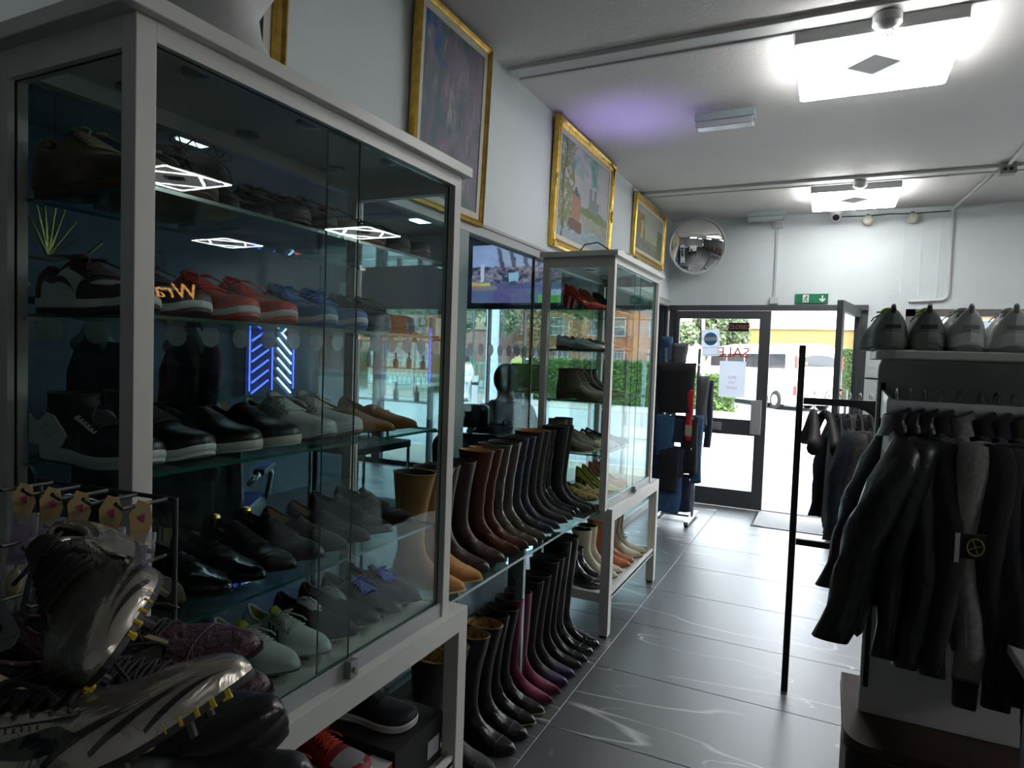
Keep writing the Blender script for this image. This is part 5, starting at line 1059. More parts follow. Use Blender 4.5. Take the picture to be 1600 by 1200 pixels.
# ================================================================ OUTSIDE
t = thing('door_mat', 'pale grey door mat lying just inside the open doorway', 'mat', (-.15, 6.68, 0)); mb = MB(); mb.box(-.42, .34, -.30, .30, .001, .009); mb.build('pile', mat('mat_grey', (.30, .30, .30), .9, bump=.5, bscale=200), t); mb = MB()
for a in ((-.44, .36, -.32, -.30), (-.44, .36, .30, .32), (-.44, -.42, -.30, .30), (.34, .36, -.30, .30)): mb.box(a[0], a[1], a[2], a[3], .001, .008)
mb.build('rubber_edge', BLACKP, t)
mb = MB(); mb.box(-60, 60, Y1 + .2, 120, -.3, -.06); o = struct(mb, 'ground_outside', mat('asphalt', (.30, .31, .32), .9, vary=.08, vscale=1))
mb = MB(); mb.box(-14, 12, Y1 + .12, 8.9, -.3, -.02); struct(mb, 'pavement', mat('paving', (.36, .32, .27), .9, vary=.08, vscale=3))
mb = MB(); mb.box(-14, 12, 8.9, 9.02, -.3, -.015); struct(mb, 'kerb', mat('kerb', (.5, .5, .48), .9))
mb = MB(); mb.box(-30, -2.6, 18.5, 24.5, -.3, -.03); struct(mb, 'pavement_far', mat('paving', (0, 0, 0)))
LEAF = mat('leaf_green', (.06, .11, .02), .6, vary=.5, vscale=3); LEAF2 = mat('leaf_pale', (.14, .18, .09), .6, vary=.4, vscale=3)
def leaves(root, name, m, n, fn, s=.09, seed=1):
    rnd = random.Random(seed); mb = MB(); 
    for _ in range(n):
        p = Vector(fn(rnd)); a = Vector((rnd.gauss(0, 1), rnd.gauss(0, 1), rnd.gauss(0, 1))).normalized(); b = a.orthogonal().normalized(); q = s * (.6 + .8 * rnd.random())
        mb.add([p - a * q, p + b * q * .55, p + a * q, p - b * q * .55], [(0, 1, 2, 3)])
    o = mb.build(name, m, root, fixn=False); o['kind'] = 'stuff'; return o
def hedge(x0, x1, y, h, lab, seed, d=.8):
    t = thing('hedge', lab, 'hedge', ((x0 + x1) / 2, y, -.05)); w_ = x1 - x0
    mb = MB(); mb.box(-w_ / 2 + .1, w_ / 2 - .1, -d / 2 + .1, d / 2 - .1, 0, h - .1); mb.build('inner_growth', mat('hedge_dark', (.03, .06, .015), .9), t)
    leaves(t, 'foliage', LEAF, int(w_ * 700), lambda r: ((r.random() - .5) * w_, (-d / 2 + .06 * r.random()) if r.random() < .6 else (r.random() - .5) * d, r.random() * h if r.random() < .7 else h - .08 * r.random()), .07, seed)
hedge(-9.5, -4.6, 21.3, 1.45, 'clipped green hedge across the road, left stretch', 3); hedge(-4.3, -2.6, 21.6, 1.15, 'clipped hedge seen through the fixed door glass', 4); hedge(-3.5, 3.8, 31.5, 2.3, 'tall hedge beyond the white van', 5)
def tree(x, y, h, r, lab, seed, m=LEAF):
    t = thing('tree', lab, 'tree', (x, y, -.05)); rnd = random.Random(seed)
    mb = MB(); mb.tube([(0, 0, 0), (.05, .02, h * .3), (-.04, 0, h * .55), (.02, 0, h * .8)], [.16, .13, .10, .04], 8)
    for k in range(5):
        a = k * 1.3; mb.tube([(0, 0, h * (.35 + .08 * k)), (math.cos(a) * r * .6, math.sin(a) * r * .6, h * (.5 + .08 * k))], [.06, .02], 6)
    mb.build('trunk', mat('bark', (.10, .08, .06), .9), t, smooth=True)
    cl = [(rnd.gauss(0, r * .45), rnd.gauss(0, r * .45), h * .65 + rnd.gauss(0, h * .14)) for _ in range(14)]
    def fn(r_):
        c = cl[r_.randrange(14)]; v = Vector((r_.gauss(0, 1), r_.gauss(0, 1), r_.gauss(0, 1))).normalized() * r * .42 * (.6 + .4 * r_.random()); return (c[0] + v.x, c[1] + v.y, c[2] + v.z)
    leaves(t, 'foliage', m, 5200, fn, .13, seed)
tree(-8.4, 27.5, 5.6, 2.2, 'leafy tree behind the fixed door leaf, above the hedge', 11, LEAF2); tree(-5.6, 33.8, 5.0, 1.5, 'pale leafy tree above the SALE lettering', 12, LEAF2)
tree(-15.5, 24, 6, 2.6, 'tree seen left through the salon shopfront', 13); tree(-19, 18, 5.5, 2.3, 'tree at the far left of the salon shopfront', 14, LEAF2); tree(-24, 22, 6.5, 3, 'tall tree beyond the salon neon sign', 15); tree(-13.0, 30.0, 5, 2.0, 'tree behind the shelter and brick block', 16, LEAF2)
BR = mat('brick_orange', (.22, .085, .04), .9, vary=.15, vscale=8); YB = mat('brick_yellow', (.27, .18, .055), .9, vary=.08, vscale=8); RW = mat('render_white', (.42, .43, .43), .8); WG = mat('window_dark', (.05, .06, .08), .15)
def block(name, lab, x0, x1, y, h, bands, wins, dep=5, roof=None):
    t = thing(name, lab, 'building', ((x0 + x1) / 2, y, -.06)); cx = (x0 + x1) / 2
    for nm, z0_, z1_, m, e in bands:
        mb = MB(); mb.box(x0 - cx, x1 - cx, -e, dep, z0_, z1_); mb.build(nm, m, t)
    for (a, b, c, d, nx, nz) in wins:
        mb = MB(); mb.box(a - cx - .05, b - cx + .05, -.09, .0, c - .05, c).box(a - cx - .05, b - cx + .05, -.09, 0, d, d + .05).box(a - cx - .05, a - cx, -.09, 0, c, d).box(b - cx, b - cx + .05, -.09, 0, c, d)
        for i in range(1, nx): xx = a - cx + (b - a) * i / nx; mb.box(xx - .02, xx + .02, -.07, 0, c, d)
        for i in range(1, nz): zz = c + (d - c) * i / nz; mb.box(a - cx, b - cx, -.07, 0, zz - .02, zz + .02)
        f = mb.build('window', RW, t)
        mb = MB(); mb.box(a - cx, b - cx, -.05, 0.0, c, d); mb.build('pane', WG, f)
    if roof:
        mb = MB(); mb.prism([(x0 - cx - .4, h), (x1 - cx + .4, h), (0 if roof == 1 else x1 - cx, h + 2.2)], -.5, dep, 'y'); mb.build('roof', mat('roof_tile', (.16, .12, .11), .9), t)
    return t
block('office_block', 'yellow brick building with white upper storey behind the white van', -5.2, 5.5, 38, 7.2, (('brick_wall', 0, 3.45, YB, 0), ('upper_wall', 3.45, 7.2, RW, .12)),
      [(-1.85, -.95, 3.75, 5.3, 4, 3), (.30, .72, 3.75, 5.3, 2, 3), (-3.05, -2.7, 2.35, 2.62, 2, 1), (-1.95, -1.6, 2.35, 2.62, 2, 1), (.42, .72, 1.95, 2.5, 1, 1), (-1.0, -.02, 2.4, 2.58, 3, 1)])
t = block('brick_house', 'orange brick building with white windows beyond the left hedge', -17, -9.2, 36, 4.3, (('brick_wall', 0, 4.3, BR, 0), ('fascia', 4.3, 4.6, RW, .2)), [(-16 + 1.5 * k, -15.2 + 1.5 * k, c, c + 1.0, 2, 2) for k in range(5) for c in (.9, 2.9)])
block('terrace', 'pale shop terrace behind the bus shelter', -34, -17.6, 34, 5.4, (('wall', 0, 3.0, mat('terrace_pink', (.26, .15, .12), .9), 0), ('upper_wall', 3.0, 5.4, mat('terrace_cream', (.32, .26, .17), .9), .1)), [(-33 + 2.5 * k, -31.6 + 2.5 * k, c, c + 1.2, 2, 2) for k in range(6) for c in (.7, 3.4)])
block('office_wing', 'long orange brick wing with pale top, right of the yellow brick building', 5.9, 34, 40, 6.4, (('brick_wall', 0, 4.6, mat('brick_rust', (.27, .12, .055), .9), 0), ('upper_wall', 4.6, 6.4, RW, .1)), [(6.6 + 3 * k, 8.0 + 3 * k, c, c + 1.1, 2, 2) for k in range(8) for c in (1.0, 3.0)])
hedge(2.0, 7.5, 21.5, 1.5, 'clipped green hedge mirrored in the far cabinet glass', 8)
# white coach-like van with twin rear wheels
van = thing('coach', 'white coach with dark rear window and twin side wheels parked outside', 'coach', (-.33, 24.1, -.06)); van.rotation_euler = (0, 0, math.radians(36))
VW = mat('van_white', (.82, .83, .84), .3, coat=.4); VG = mat('van_glass', (.03, .035, .04), .08); TY = mat('tyre', (.012, .012, .012), .8); VRd = mat('tail_red', (.6, .03, .03), .3)
mb = MB(); rs = []
for (y, z0_, z1_, hw) in ((.0, .35, 1.95, .86), (.05, .22, 2.15, .90), (.4, .2, 2.28, .92), (4.5, .2, 2.3, .92), (5.9, .2, 2.2, .92), (6.6, .22, 1.6, .88), (6.9, .3, 1.0, .82)):
    ring = []
    for a, b in ((-1, 0), (-1, .5), (-.985, .8), (-.9, .95), (-.7, 1), (0, 1.012), (.7, 1), (.9, .95), (.985, .8), (1, .5), (1, 0), (0, 0)): ring.append((a * hw, y, z0_ + (z1_ - z0_) * b))
    rs.append(ring)
mb.rings(rs); mb.build('body', VW, van, smooth='auto')
mb = MB(); mb.rings([[(a, -.02, z) for a, z in ((-.66, 1.52), (.66, 1.52), (.60, 1.80), (.3, 1.9), (-.3, 1.9), (-.60, 1.80))], [(a, .06, z) for a, z in ((-.66, 1.52), (.66, 1.52), (.60, 1.80), (.3, 1.9), (-.3, 1.9), (-.60, 1.80))]]); mb.build('rear_window', VG, van)
mb = MB(); mb.box(-.6, -.45, -.03, -.02, 1.56, 1.66); mb.build('orange_sticker', mat('stick_or', (.6, .25, .05), .5), van)
for sx in (-1, 1):
    for k in range(4): mb = MB(); mb.box(sx * .925 - .01, sx * .925 + .01, .5 + 1.35 * k, 1.75 + 1.35 * k, 1.42, 1.92); mb.build('side_window', VG, van)
    mb = MB(); mb.box(sx * .84 - .05, sx * .84 + .05, -.015, .03, 1.45, 1.85).box(sx * .84 - .05, sx * .84 + .05, -.015, .03, .55, .85); mb.build('tail_light', VRd, van)
    for y in (.95, 1.75, 5.6):
        mb = MB(); mb.lathe([(.30, -.10), (.33, -.06), (.33, .06), (.30, .10)], (sx * .86, y, .33), 24, axis='x'); mb.build('wheel', TY, van, smooth='auto')
        mb = MB(); mb.lathe([(.19, -.01), (.17, .02), (.04, .03)], (sx * .97, y, .33), 16, axis='x'); mb.build('hub', SILV, van, smooth='auto')
mb = MB(); mb.box(-.88, .88, -.08, .05, .25, .45); mb.build('bumper', VW, van, bevel=.02)
mb = MB(); mb.box(-.25, .25, -.085, -.08, .30, .40); mb.build('number_plate', RW, van)
t = thing('street_pole', 'grey street pole on the pavement behind the notice', 'pole', (-2.42, 14.6, -.05))
mb = MB(); mb.cyl((0, 0, 0), (-.15, 0, 3.6), .035); mb.build('shaft', mat('pole_grey', (.35, .37, .38), .5), t)
mb = MB(); mb.lathe([(.06, 0), (.06, .15), (.04, .2)], n=14); mb.build('base', mat('pole_grey', (0, 0, 0)), t)
t = thing('traffic_sign', 'grey backed sign box on a post outside at far left door edge', 'sign', (-3.1, 12.0, -.05))
mb = MB(); mb.cyl((0, 0, 0), (0, 0, 2.5), .04); mb.build('post', mat('pole_grey', (0, 0, 0)), t)
mb = MB(); mb.box(-.13, .13, -.08, .08, 1.55, 2.45); mb.build('housing', mat('signal_grey', (.16, .18, .2), .6), t, bevel=.02)
t = thing('parked_car', 'white parked car far across the road, seen through the salon', 'car', (-12.5, 28.5, -.05)); t.rotation_euler = (0, 0, .2)
mb = MB(); mb.prism([(-2, .3), (-2.05, .75), (-1.7, .95), (-1.1, 1.0), (-.6, 1.42), (.8, 1.45), (1.4, 1.0), (2.0, .85), (2.05, .3)], -.8, .8, 'y'); mb.build('body', VW, t, bevel=.05)
mb = MB(); mb.prism([(-1.0, 1.0), (-.58, 1.36), (.05, 1.38), (.05, 1.0)], -.81, .81, 'y').prism([(.12, 1.0), (.12, 1.38), (.75, 1.38), (1.2, 1.0)], -.81, .81, 'y'); mb.build('windows', VG, t)
for x in (-1.3, 1.3):
    for y in (-.78, .78):
        mb = MB(); mb.lathe([(.28, -.08), (.31, -.05), (.31, .05), (.28, .08)], (x, y, .31), 20, axis='y'); mb.build('wheel', TY, t, smooth='auto')
# shelter, column, bollard, bench seen through the salon front
CONC = mat('concrete', (.45, .50, .55), .85, vary=.05)
t = thing('column', 'round concrete column outside beyond the salon', 'column', (-9.25, 17.6, -.05)); mb = MB(); mb.cyl((0, 0, 0), (0, 0, 5.5), .19, 24); mb.build('shaft', CONC, t, smooth='auto')
mb = MB(); mb.lathe([(.24, 0), (.24, .12), (.2, .15)], n=24); mb.build('base', CONC, t, smooth='auto')
t = thing('bollard', 'white bollard with dark top band on the far pavement', 'bollard', (-8.7, 15.6, -.05)); mb = MB(); mb.cyl((0, 0, 0), (0, 0, .95), .09, 16); mb.build('shaft', RW, t); mb = MB(); mb.cyl((0, 0, .70), (0, 0, .78), .093, 16); mb.build('band', BLACKP, t)
t = thing('bus_shelter', 'glazed shelter with slim dark posts across the road', 'shelter', (-12.4, 18.9, -.05)); t.rotation_euler = (0, 0, .4)
for k in range(6): mb = MB(); mb.box(-2.5 + k, -2.44 + k, -.03, .03, 0, 3.2); mb.build('post', ALU, t)
for k in range(5): mb = MB(); mb.box(-2.44 + k, -1.5 + k, -.005, .005, .2, 3.0); mb.build('pane', GCLEAR, t)
mb = MB(); mb.box(-2.6, 2.6, -.1, 1.4, 3.2, 3.32); mb.build('roof', ALU, t)
t = thing('railing', 'pale green railing beyond the glazed shelter', 'railing', (-14.2, 22.5, -.05)); RG = mat('rail_green', (.10, .38, .28), .6); t.rotation_euler = (0, 0, .3)
mb = MB(); mb.box(-4, 4, -.03, .03, 1.15, 1.22).box(-4, 4, -.03, .03, .15, .22); mb.build('rail', RG, t)
for k in range(40): mb = MB(); mb.box(-4 + .2 * k, -3.95 + .2 * k, -.02, .02, .2, 1.18); mb.build('bar', RG, t)
t = thing('bench', 'grey street bench in front of the shelter', 'bench', (-9.0, 18.6, -.05)); mb = MB(); mb.box(-.8, .8, -.2, .2, .42, .48); mb.build('seat', CONC, t)
for x in (-.6, .6): mb = MB(); mb.box(x - .04, x + .04, -.15, .15, 0, .42); mb.build('leg', CONC, t)

# ================================================================ PEOPLE
SKIN = mat('skin', (.45, .25, .17), .6)
def limb_mesh(root, name, m, verts, edges, rad, sub=2):
    me = bpy.data.meshes.new(name); me.from_pydata(verts, edges, []); o = bpy.data.objects.new(name, me); C.objects.link(o); o.parent = root; me.materials.append(m)
    sk = o.modifiers.new('skin', 'SKIN'); sk.use_smooth_shade = True
    for i, r in enumerate(rad): me.skin_vertices[0].data[i].radius = (r, r * .9 if i < 4 else r)
    me.skin_vertices[0].data[0].use_root = True
    s = o.modifiers.new('sub', 'SUBSURF'); s.levels = sub; s.render_levels = sub; return o
def person(label, loc, rz, J, top_m, leg_m, hair_m, group=None, hood=False):
    """J: joint positions; facing +Y"""
    t = thing('person', label, 'person', loc, rz, group)
    V = [J['pelvis'], J['waist'], J['chest'], J['neck'], J['head']] ; E = [(0, 1), (1, 2), (2, 3), (3, 4)]; Rr = [.13, .125, .15, .06, .075]
    for s in ('l', 'r'):
        b = len(V); V += [J['sh' + s], J['el' + s], J['wr' + s], J['ha' + s], J['hip' + s], J['kn' + s], J['an' + s], J['to' + s]]; Rr += [.062, .047, .032, .035, .095, .066, .045, .04]
        E += [(2, b), (b, b + 1), (b + 1, b + 2), (b + 2, b + 3), (0, b + 4), (b + 4, b + 5), (b + 5, b + 6), (b + 6, b + 7)]
    limb_mesh(t, 'body', SKIN, V, E, Rr)
    V2, E2, R2 = [J['pelvis'], J['waist'], J['chest']], [(0, 1), (1, 2)], [.16, .155, .175]
    for s in ('l', 'r'):
        b = len(V2); V2 += [J['sh' + s], J['el' + s], J['wr' + s]]; R2 += [.08, .064, .05]; E2 += [(2, b), (b, b + 1), (b + 1, b + 2)]
    limb_mesh(t, 'jacket', top_m, V2, E2, R2)
    V3, E3, R3 = [J['pelvis']], [], [.15]
    for s in ('l', 'r'):
        b = len(V3); V3 += [J['hip' + s], J['kn' + s], J['an' + s]]; R3 += [.115, .082, .062]; E3 += [(0, b), (b, b + 1), (b + 1, b + 2)]
    limb_mesh(t, 'trousers', leg_m, V3, E3, R3)
    h = Vector(J['head']); mb = MB(); mb.ball((h.x, h.y, h.z + .01), .105, 20, (.78, .95, 1.15)); mb.ball((h.x, h.y + .10, h.z - .005), .018, 8, (.7, 1, 1.3))
    for sx in (-1, 1): mb.ball((h.x + sx * .082, h.y, h.z), .022, 8, (.4, .8, 1.2))
    mb.build('face', SKIN, t, smooth=True)
    mb = MB()
    for sx in (-1, 1): mb.ball((h.x + sx * .032, h.y + .088, h.z + .015), .011, 8)
    mb.box(h.x - .022, h.x + .022, h.y + .090, h.y + .098, h.z - .052, h.z - .045); mb.build('eyes_and_mouth', BLACKP, t)
    mb = MB(); mb.ball((h.x, h.y - (.022 if not hood else .03), h.z + .035), .115 if not hood else .15, 20, (.84, .95, 1.05)); mb.build('hood' if hood else 'hair', hair_m, t, smooth=True)
    for s in ('l', 'r'):
        p = Vector(J['ha' + s]); mb = MB()
        d = (p - Vector(J['wr' + s])).normalized(); u = d.orthogonal().normalized()
        for k in range(4): mb.tube([p - d * .02 + u * (.012 * (k - 1.5)), p + d * .03 + u * (.015 * (k - 1.5)), p + d * (.055 + .008 * (k in (1, 2))) + u * (.015 * (k - 1.5)) + Vector((0, 0, -.012))], [.009, .008, .006], 6)
        mb.tube([p - d * .03 + u * .02, p + d * .0 + u * .045, p + d * .025 + u * .05], [.01, .009, .007], 6); mb.build('fingers', SKIN, t, smooth=True)
        q = Vector(J['to' + s]); a = Vector(J['an' + s]); mb = MB(); rs = []
        for k_, hw, hh in ((-.35, .03, .05), (0, .04, .075), (.6, .045, .05), (1.1, .03, .03)):
            c = a + (q - a) * k_; rs.append([(c.x + hw * math.cos(x_), c.y, a.z - .08 + hh * (.5 + .5 * math.sin(x_))) for x_ in np.linspace(0, 2 * PI, 10, endpoint=False)])
        mb.rings(rs); mb.build('shoe', BLACKP, t, smooth=True)
    return t
def stand_joints(h=1.72, step=0):
    k = h / 1.72; J = dict(pelvis=(0, 0, .92), waist=(0, 0, 1.08), chest=(0, -.01, 1.32), neck=(0, 0, 1.47), head=(0, .02, 1.60))
    for s, sx in (('l', -1), ('r', 1)):
        st = step * sx
        J.update({'sh' + s: (sx * .18, 0, 1.38), 'el' + s: (sx * .23, -.02 - st * .4, 1.10), 'wr' + s: (sx * .22, .06 - st * .6, .87), 'ha' + s: (sx * .22, .08 - st * .6, .80), 'hip' + s: (sx * .09, 0, .88), 'kn' + s: (sx * .10, .03 + st * .7, .48), 'an' + s: (sx * .10, -.01 + st, .09), 'to' + s: (sx * .11, .11 + st, .04)})
    return {a: tuple(c * k for c in b) for a, b in J.items()}
person('person walking in white clothes on the far pavement', (-10.55, 18.3, -.05), .9, stand_joints(1.45, .12), mat('cloth_white', (.7, .72, .75), .8), mat('cloth_white', (0, 0, 0)), mat('hair_dark', (.02, .015, .012), .8))
person('person in dark hood and yellow-green jacket standing outside the salon', (-6.0, 12.6, -.05), 2.4, stand_joints(1.78), mat('hivis', (.30, .36, .06), .7), FK, FK, hood=True)
Js = dict(pelvis=(0, 0, .60), waist=(0, -.04, .75), chest=(0, -.08, 1.0), neck=(0, -.05, 1.15), head=(0, -.01, 1.28))
for s, sx in (('l', -1), ('r', 1)): Js.update({'sh' + s: (sx * .18, -.07, 1.06), 'el' + s: (sx * .25, .05, .83), 'wr' + s: (sx * .24, .28, .80), 'ha' + s: (sx * .23, .34, .80), 'hip' + s: (sx * .10, .04, .60), 'kn' + s: (sx * .13, .45, .62), 'an' + s: (sx * .12, .48, .22), 'to' + s: (sx * .12, .60, .16)})
person('person in dark clothes seated in the far salon chair', (-2.28, 4.58, 0), .5, Js, FN, FK, mat('hair_dark', (0, 0, 0)))

# ================================================================ SALON beyond the glass partition
def barber_chair(x, y, rz, lab, hr=True, zr=0, group='salon chairs'):
    t = thing('salon_chair', lab, 'chair', (x, y, 0), rz, group); V = mat('vinyl_black', (.012, .012, .014), .35)
    mb = MB(); mb.lathe([(.30, 0), (.30, .02), (.1, .05), (.05, .06), (.05, .38)], n=28); mb.build('base', CHROME, t, smooth='auto')
    mb = MB(); mb.rings([[(a * q, b * q + .05, z_) for a, b in rounded(-.27, .27, -.26, .26, .06, ('bl', 'br', 'tr', 'tl'))] for z_, q in ((.38, .95), (.40, 1), (.48, 1), (.50, .94))]); mb.build('seat', V, t, smooth='auto')
    mb = MB(); mb.rings([[(u * q, -.22 - .16 * (v - .5) + th, .73 + (v - .73) * q) for u, v in rounded(-.25, .25, .48, .98, .10, ('bl', 'br', 'tr', 'tl'))] for th, q in ((-.10, .9), (-.085, 1), (-.03, 1), (-.012, .92))]); mb.build('backrest', V, t, smooth='auto')
    if hr:
        mb = MB(); mb.rings([[(u * q, -.33 + th, 1.09 + (v - 1.09) * q) for u, v in rounded(-.12, .12, 1.02, 1.17, .03, ('bl', 'br', 'tr', 'tl'))] for th, q in ((-.06, .9), (-.05, 1), (.02, 1), (.03, .9))]); mb.build('headrest', V, t, smooth='auto')
        mb = MB(); mb.box(-.015, .015, -.36, -.34, .9, 1.04); mb.build('headrest_stem', CHROME, t)
    for sx in (-1, 1):
        mb = MB(); mb.tube([(sx * .27, .25, .46), (sx * .30, .24, .64), (sx * .30, .20, .68), (sx * .30, -.15, .70), (sx * .27, -.24, .66)], .018, 8); mb.build('arm_tube', CHROME, t, smooth=True)
        mb = MB(); mb.box(sx * .30 - .035, sx * .30 + .035, -.13, .20, .69, .73); mb.build('armrest', V, t, bevel=.01)
    mb = MB(); mb.tube([(-.12, .34, .44), (-.14, .52, .22), (.14, .52, .22), (.12, .34, .44)], .014, 8); mb.box(-.16, .16, .48, .58, .195, .215); mb.build('footrest', CHROME, t)
    return t
barber_chair(-2.2, 4.05, .3, 'black salon chair with lit headrest seen above the tall boots')
barber_chair(-2.28, 4.55, .5, 'black salon chair with the seated person')
barber_chair(-3.5, 2.9, .6, 'black salon chair seen low through the near cabinet')
barber_chair(-3.6, 1.7, .9, 'black salon chair nearest the camera, beyond the near cabinet')
t = thing('salon_monitor', 'black flat monitor on a stand behind the seated person', 'monitor', (-2.75, 6.0, 0)); t.rotation_euler = (0, 0, .35)
mb = MB(); mb.box(-.17, .19, -.03, .03, 1.12, 1.42); mb.build('screen_case', BLACKP, t, bevel=.02); mb = MB(); mb.cyl((0, .02, .03), (0, .02, 1.2), .02); mb.build('stem', BLACKM, t); mb = MB(); mb.lathe([(.2, 0), (.2, .03), (.05, .04)], n=24); mb.build('base', BLACKM, t)
# television with a street-market picture
def p_tv(u, v):
    n = fbm(u * 14, v * 14, 21)
    col = mixc((.10, .13, .26), (.16, .20, .34), n)
    if v < .42 and abs(u - .42 - (.42 - v) * .1) < .13 + (.42 - v) * .2: col = mixc((.11, .09, .24), (.16, .14, .30), n)
    if v > .62: col = mixc((.45, .55, .85), (.30, .36, .55), max(0, fbm(u * 6, v * 6, 2) - .2) * 1.6)
    if u > .28 and .58 < v < .95 - .35 * (u - .28): col = (.40, .44, .60) if int(u * 22 + v * 3) % 3 else (.08, .10, .18)
    if .34 < v < .62: 
        k = fbm(u * 30, v * 26, 31); k2 = fbm(u * 20, v * 20, 37)
        col = mixc((.04, .05, .10), (.50, .42, .50), (k - .35) * 2); col = mixc(col, (.6, .2, .15), (k2 - .6) * 5 if u > .5 else 0)
    if abs(u - .12) < .015 + .01 * v and .36 < v < .68: col = (.65, .68, .8)
    if abs(u - .48) < .055 and .36 < v < .52: col = (.40, .60, .75)
    if abs(u - .48) < .03 and .30 < v < .38: col = (.08, .1, .14)
    if u < .22 and .28 < v < .36 - .1 * u: col = (.75, .45, .12) if n > .5 else (.6, .65, .2)
    if u < .30 and .22 < v < .29: col = (.30, .22, .22)
    if u > .82 and v < .22: col = (.55, .6, .85) if v > .13 else ((.15, .5, .1) if n > .45 else (.4, .7, .3))
    if .75 < u < .82 and v < .14 and n > .45: col = (.12, .42, .12)
    return col
t = thing('television', 'wall television showing a busy street market above the salon window', 'television', (-3.38, 6.955, 2.46))
mb = MB(); mb.box(-.60, .60, .0, .05, -.36, .36); mb.build('case', BLACKP, t, bevel=.006)
canvas('screen', (-.585, -.001, -.345), (1.17, 0, 0), (0, 0, .69), 150, 90, warp(p_tv, .035, 16), vcol_mat('tv_screen', 1.0), t)
mb = MB(); mb.box(-.1, .1, .05, .07, -.1, .1); mb.build('wall_bracket', BLACKM, t)
# neon barber sign: slanting tubes
t = thing('neon_sign', 'blue, white and red neon stripe sign glowing in the salon', 'sign', (-5.0, 4.8, 1.45)); t.rotation_euler = (0, 0, .15)
mb = MB(); mb.box(-.03, -.01, -.36, .36, -.42, .42); mb.build('back_board', mat('neon_board', (.02, .02, .06), .3), t)
NBl, NW, NR = emis('neon_blue', (.10, .14, 1), 5), emis('neon_white', (.55, .72, 1), 6), emis('neon_red', (1, .06, .05), 5)
for k in range(8):
    z_ = -.36 + .10 * k
    mb = MB(); mb.tube([(.01, .08, z_ + .10), (.01, .30, z_ - .06)], .010, 6); mb.build('tube', NR if k == 6 else NW, t)
    mb = MB(); mb.tube([(.01, -.06, z_ + .08), (.01, -.30, z_ - .04)], .009, 6); mb.build('tube', NBl, t)
for y in (-.33, .0, .34): mb = MB(); mb.tube([(.01, y, -.38), (.01, y, .38)], .007, 6); mb.build('tube', NBl, t)
t = thing('neon_heart', 'small red neon sign high on the salon side wall', 'sign', (-5.0, 5.12, 2.52)); 
mb = MB(); mb.box(-.02, -.01, -.1, .1, -.1, .1); mb.build('back_board', mat('neon_board', (0, 0, 0)), t)
mb = MB(); mb.tube([(.0, .08 * math.sin(a)**3, .07 * (.81 * math.cos(a) - .31 * math.cos(2 * a) - .12 * math.cos(3 * a))) for a in np.linspace(0, 2 * PI, 24)], .008, 6); mb.build('tube', NR, t, smooth=True)
# partition wall piece that carries the neon signs and a picture
mb = MB(); mb.box(-5.20, -5.05, 2.0, 6.2, 0, ZC); struct(mb, 'wall_salon_side', mat('salon_wall_paint', (0, 0, 0)))
t = thing('picture', 'small framed print on the dark salon side wall', 'picture', (-5.045, 3.95, 1.45)); mb = MB(); mb.box(0, .015, -.09, .09, -.13, .13); mb.build('frame', PAPER, t); canvas('print', (.016, -.08, -.12), (0, .16, 0), (0, 0, .24), 20, 26, lambda u, v: mixc((.05, .07, .14), (.4, .25, .12), fbm(u * 6, v * 6, 5) * (v < .5)), vcol_mat('paint_print'), t)
t = thing('blue_panel', 'dark blue noticeboard on the salon side wall', 'board', (-5.045, 5.75, 1.9)); mb = MB(); mb.box(0, .02, -.25, .25, -.5, .5); mb.build('board', mat('board_blue', (.02, .06, .16), .6), t)
mb = MB(); mb.box(.02, .024, -.18, -.02, -.1, .12).box(.02, .024, .05, .16, .2, .36); mb.build('paper', PAPER, t)
# shelf of bottles by the salon window, trolley with brushes
t = thing('salon_shelf', 'glass shelf unit of salon products in front of the salon window', 'shelf', (-4.75, 6.55, 0))
for x in (-.55, .55): mb = MB(); mb.box(x - .02, x + .02, -.12, .12, 0, 1.9); mb.build('upright', CHROME, t)
for z_ in (.9, 1.3, 1.62): mb = MB(); slab_glass(mb, -.53, .53, -.12, .12, z_ - .008, z_); mb.build('shelf_board', [GSHELF, GEDGE], t, fixn=False)
bc = [mat('bottle_white', (.7, .72, .7), .4), mat('bottle_green', (.05, .35, .15), .3), mat('bottle_dark', (.02, .03, .03), .2), mat('bottle_teal', (.1, .45, .4), .2)]
bn = ['white', 'green', 'dark', 'teal']
for i, (dx, z_, k, h_) in enumerate(((-.42, 1.3, 0, .19), (-.25, 1.3, 2, .15), (-.02, 1.3, 2, .14), (.18, 1.3, 3, .16), (.38, 1.3, 0, .12), (-.38, 1.62, 0, .14), (-.1, 1.62, 0, .2), (.25, 1.62, 2, .15), (-.3, .9, 1, .22), (.0, .9, 0, .18), (.3, .9, 2, .16))):
    b = thing('bottle', bn[k] + ' bottle on the ' + {1.3: 'middle', 1.62: 'upper', .9: 'lower'}[z_] + ' salon shelf, ' + ['leftmost', 'second', 'centre', 'right of centre', 'rightmost', 'left end', 'middle', 'right end', 'left end', 'middle', 'right end'][i], 'bottle', (-4.75 + dx, 6.55, z_), 0, 'bottles on the salon shelf')
    mb = MB(); mb.lathe([(.03, .001), (.033, .01), (.033, h_ * .7), (.014, h_ * .82), (.014, h_)], n=16); mb.build('body', bc[k], b, smooth='auto')
    mb = MB(); mb.lathe([(.015, h_), (.015, h_ + .02), (.006, h_ + .035)], n=12).box(-.025, .012, -.006, .006, h_ + .03, h_ + .042); mb.build('pump_cap', BLACKP, b)
t = thing('salon_trolley', 'salon trolley with brushes standing behind the tan boots', 'trolley', (-2.05, 2.55, 0))
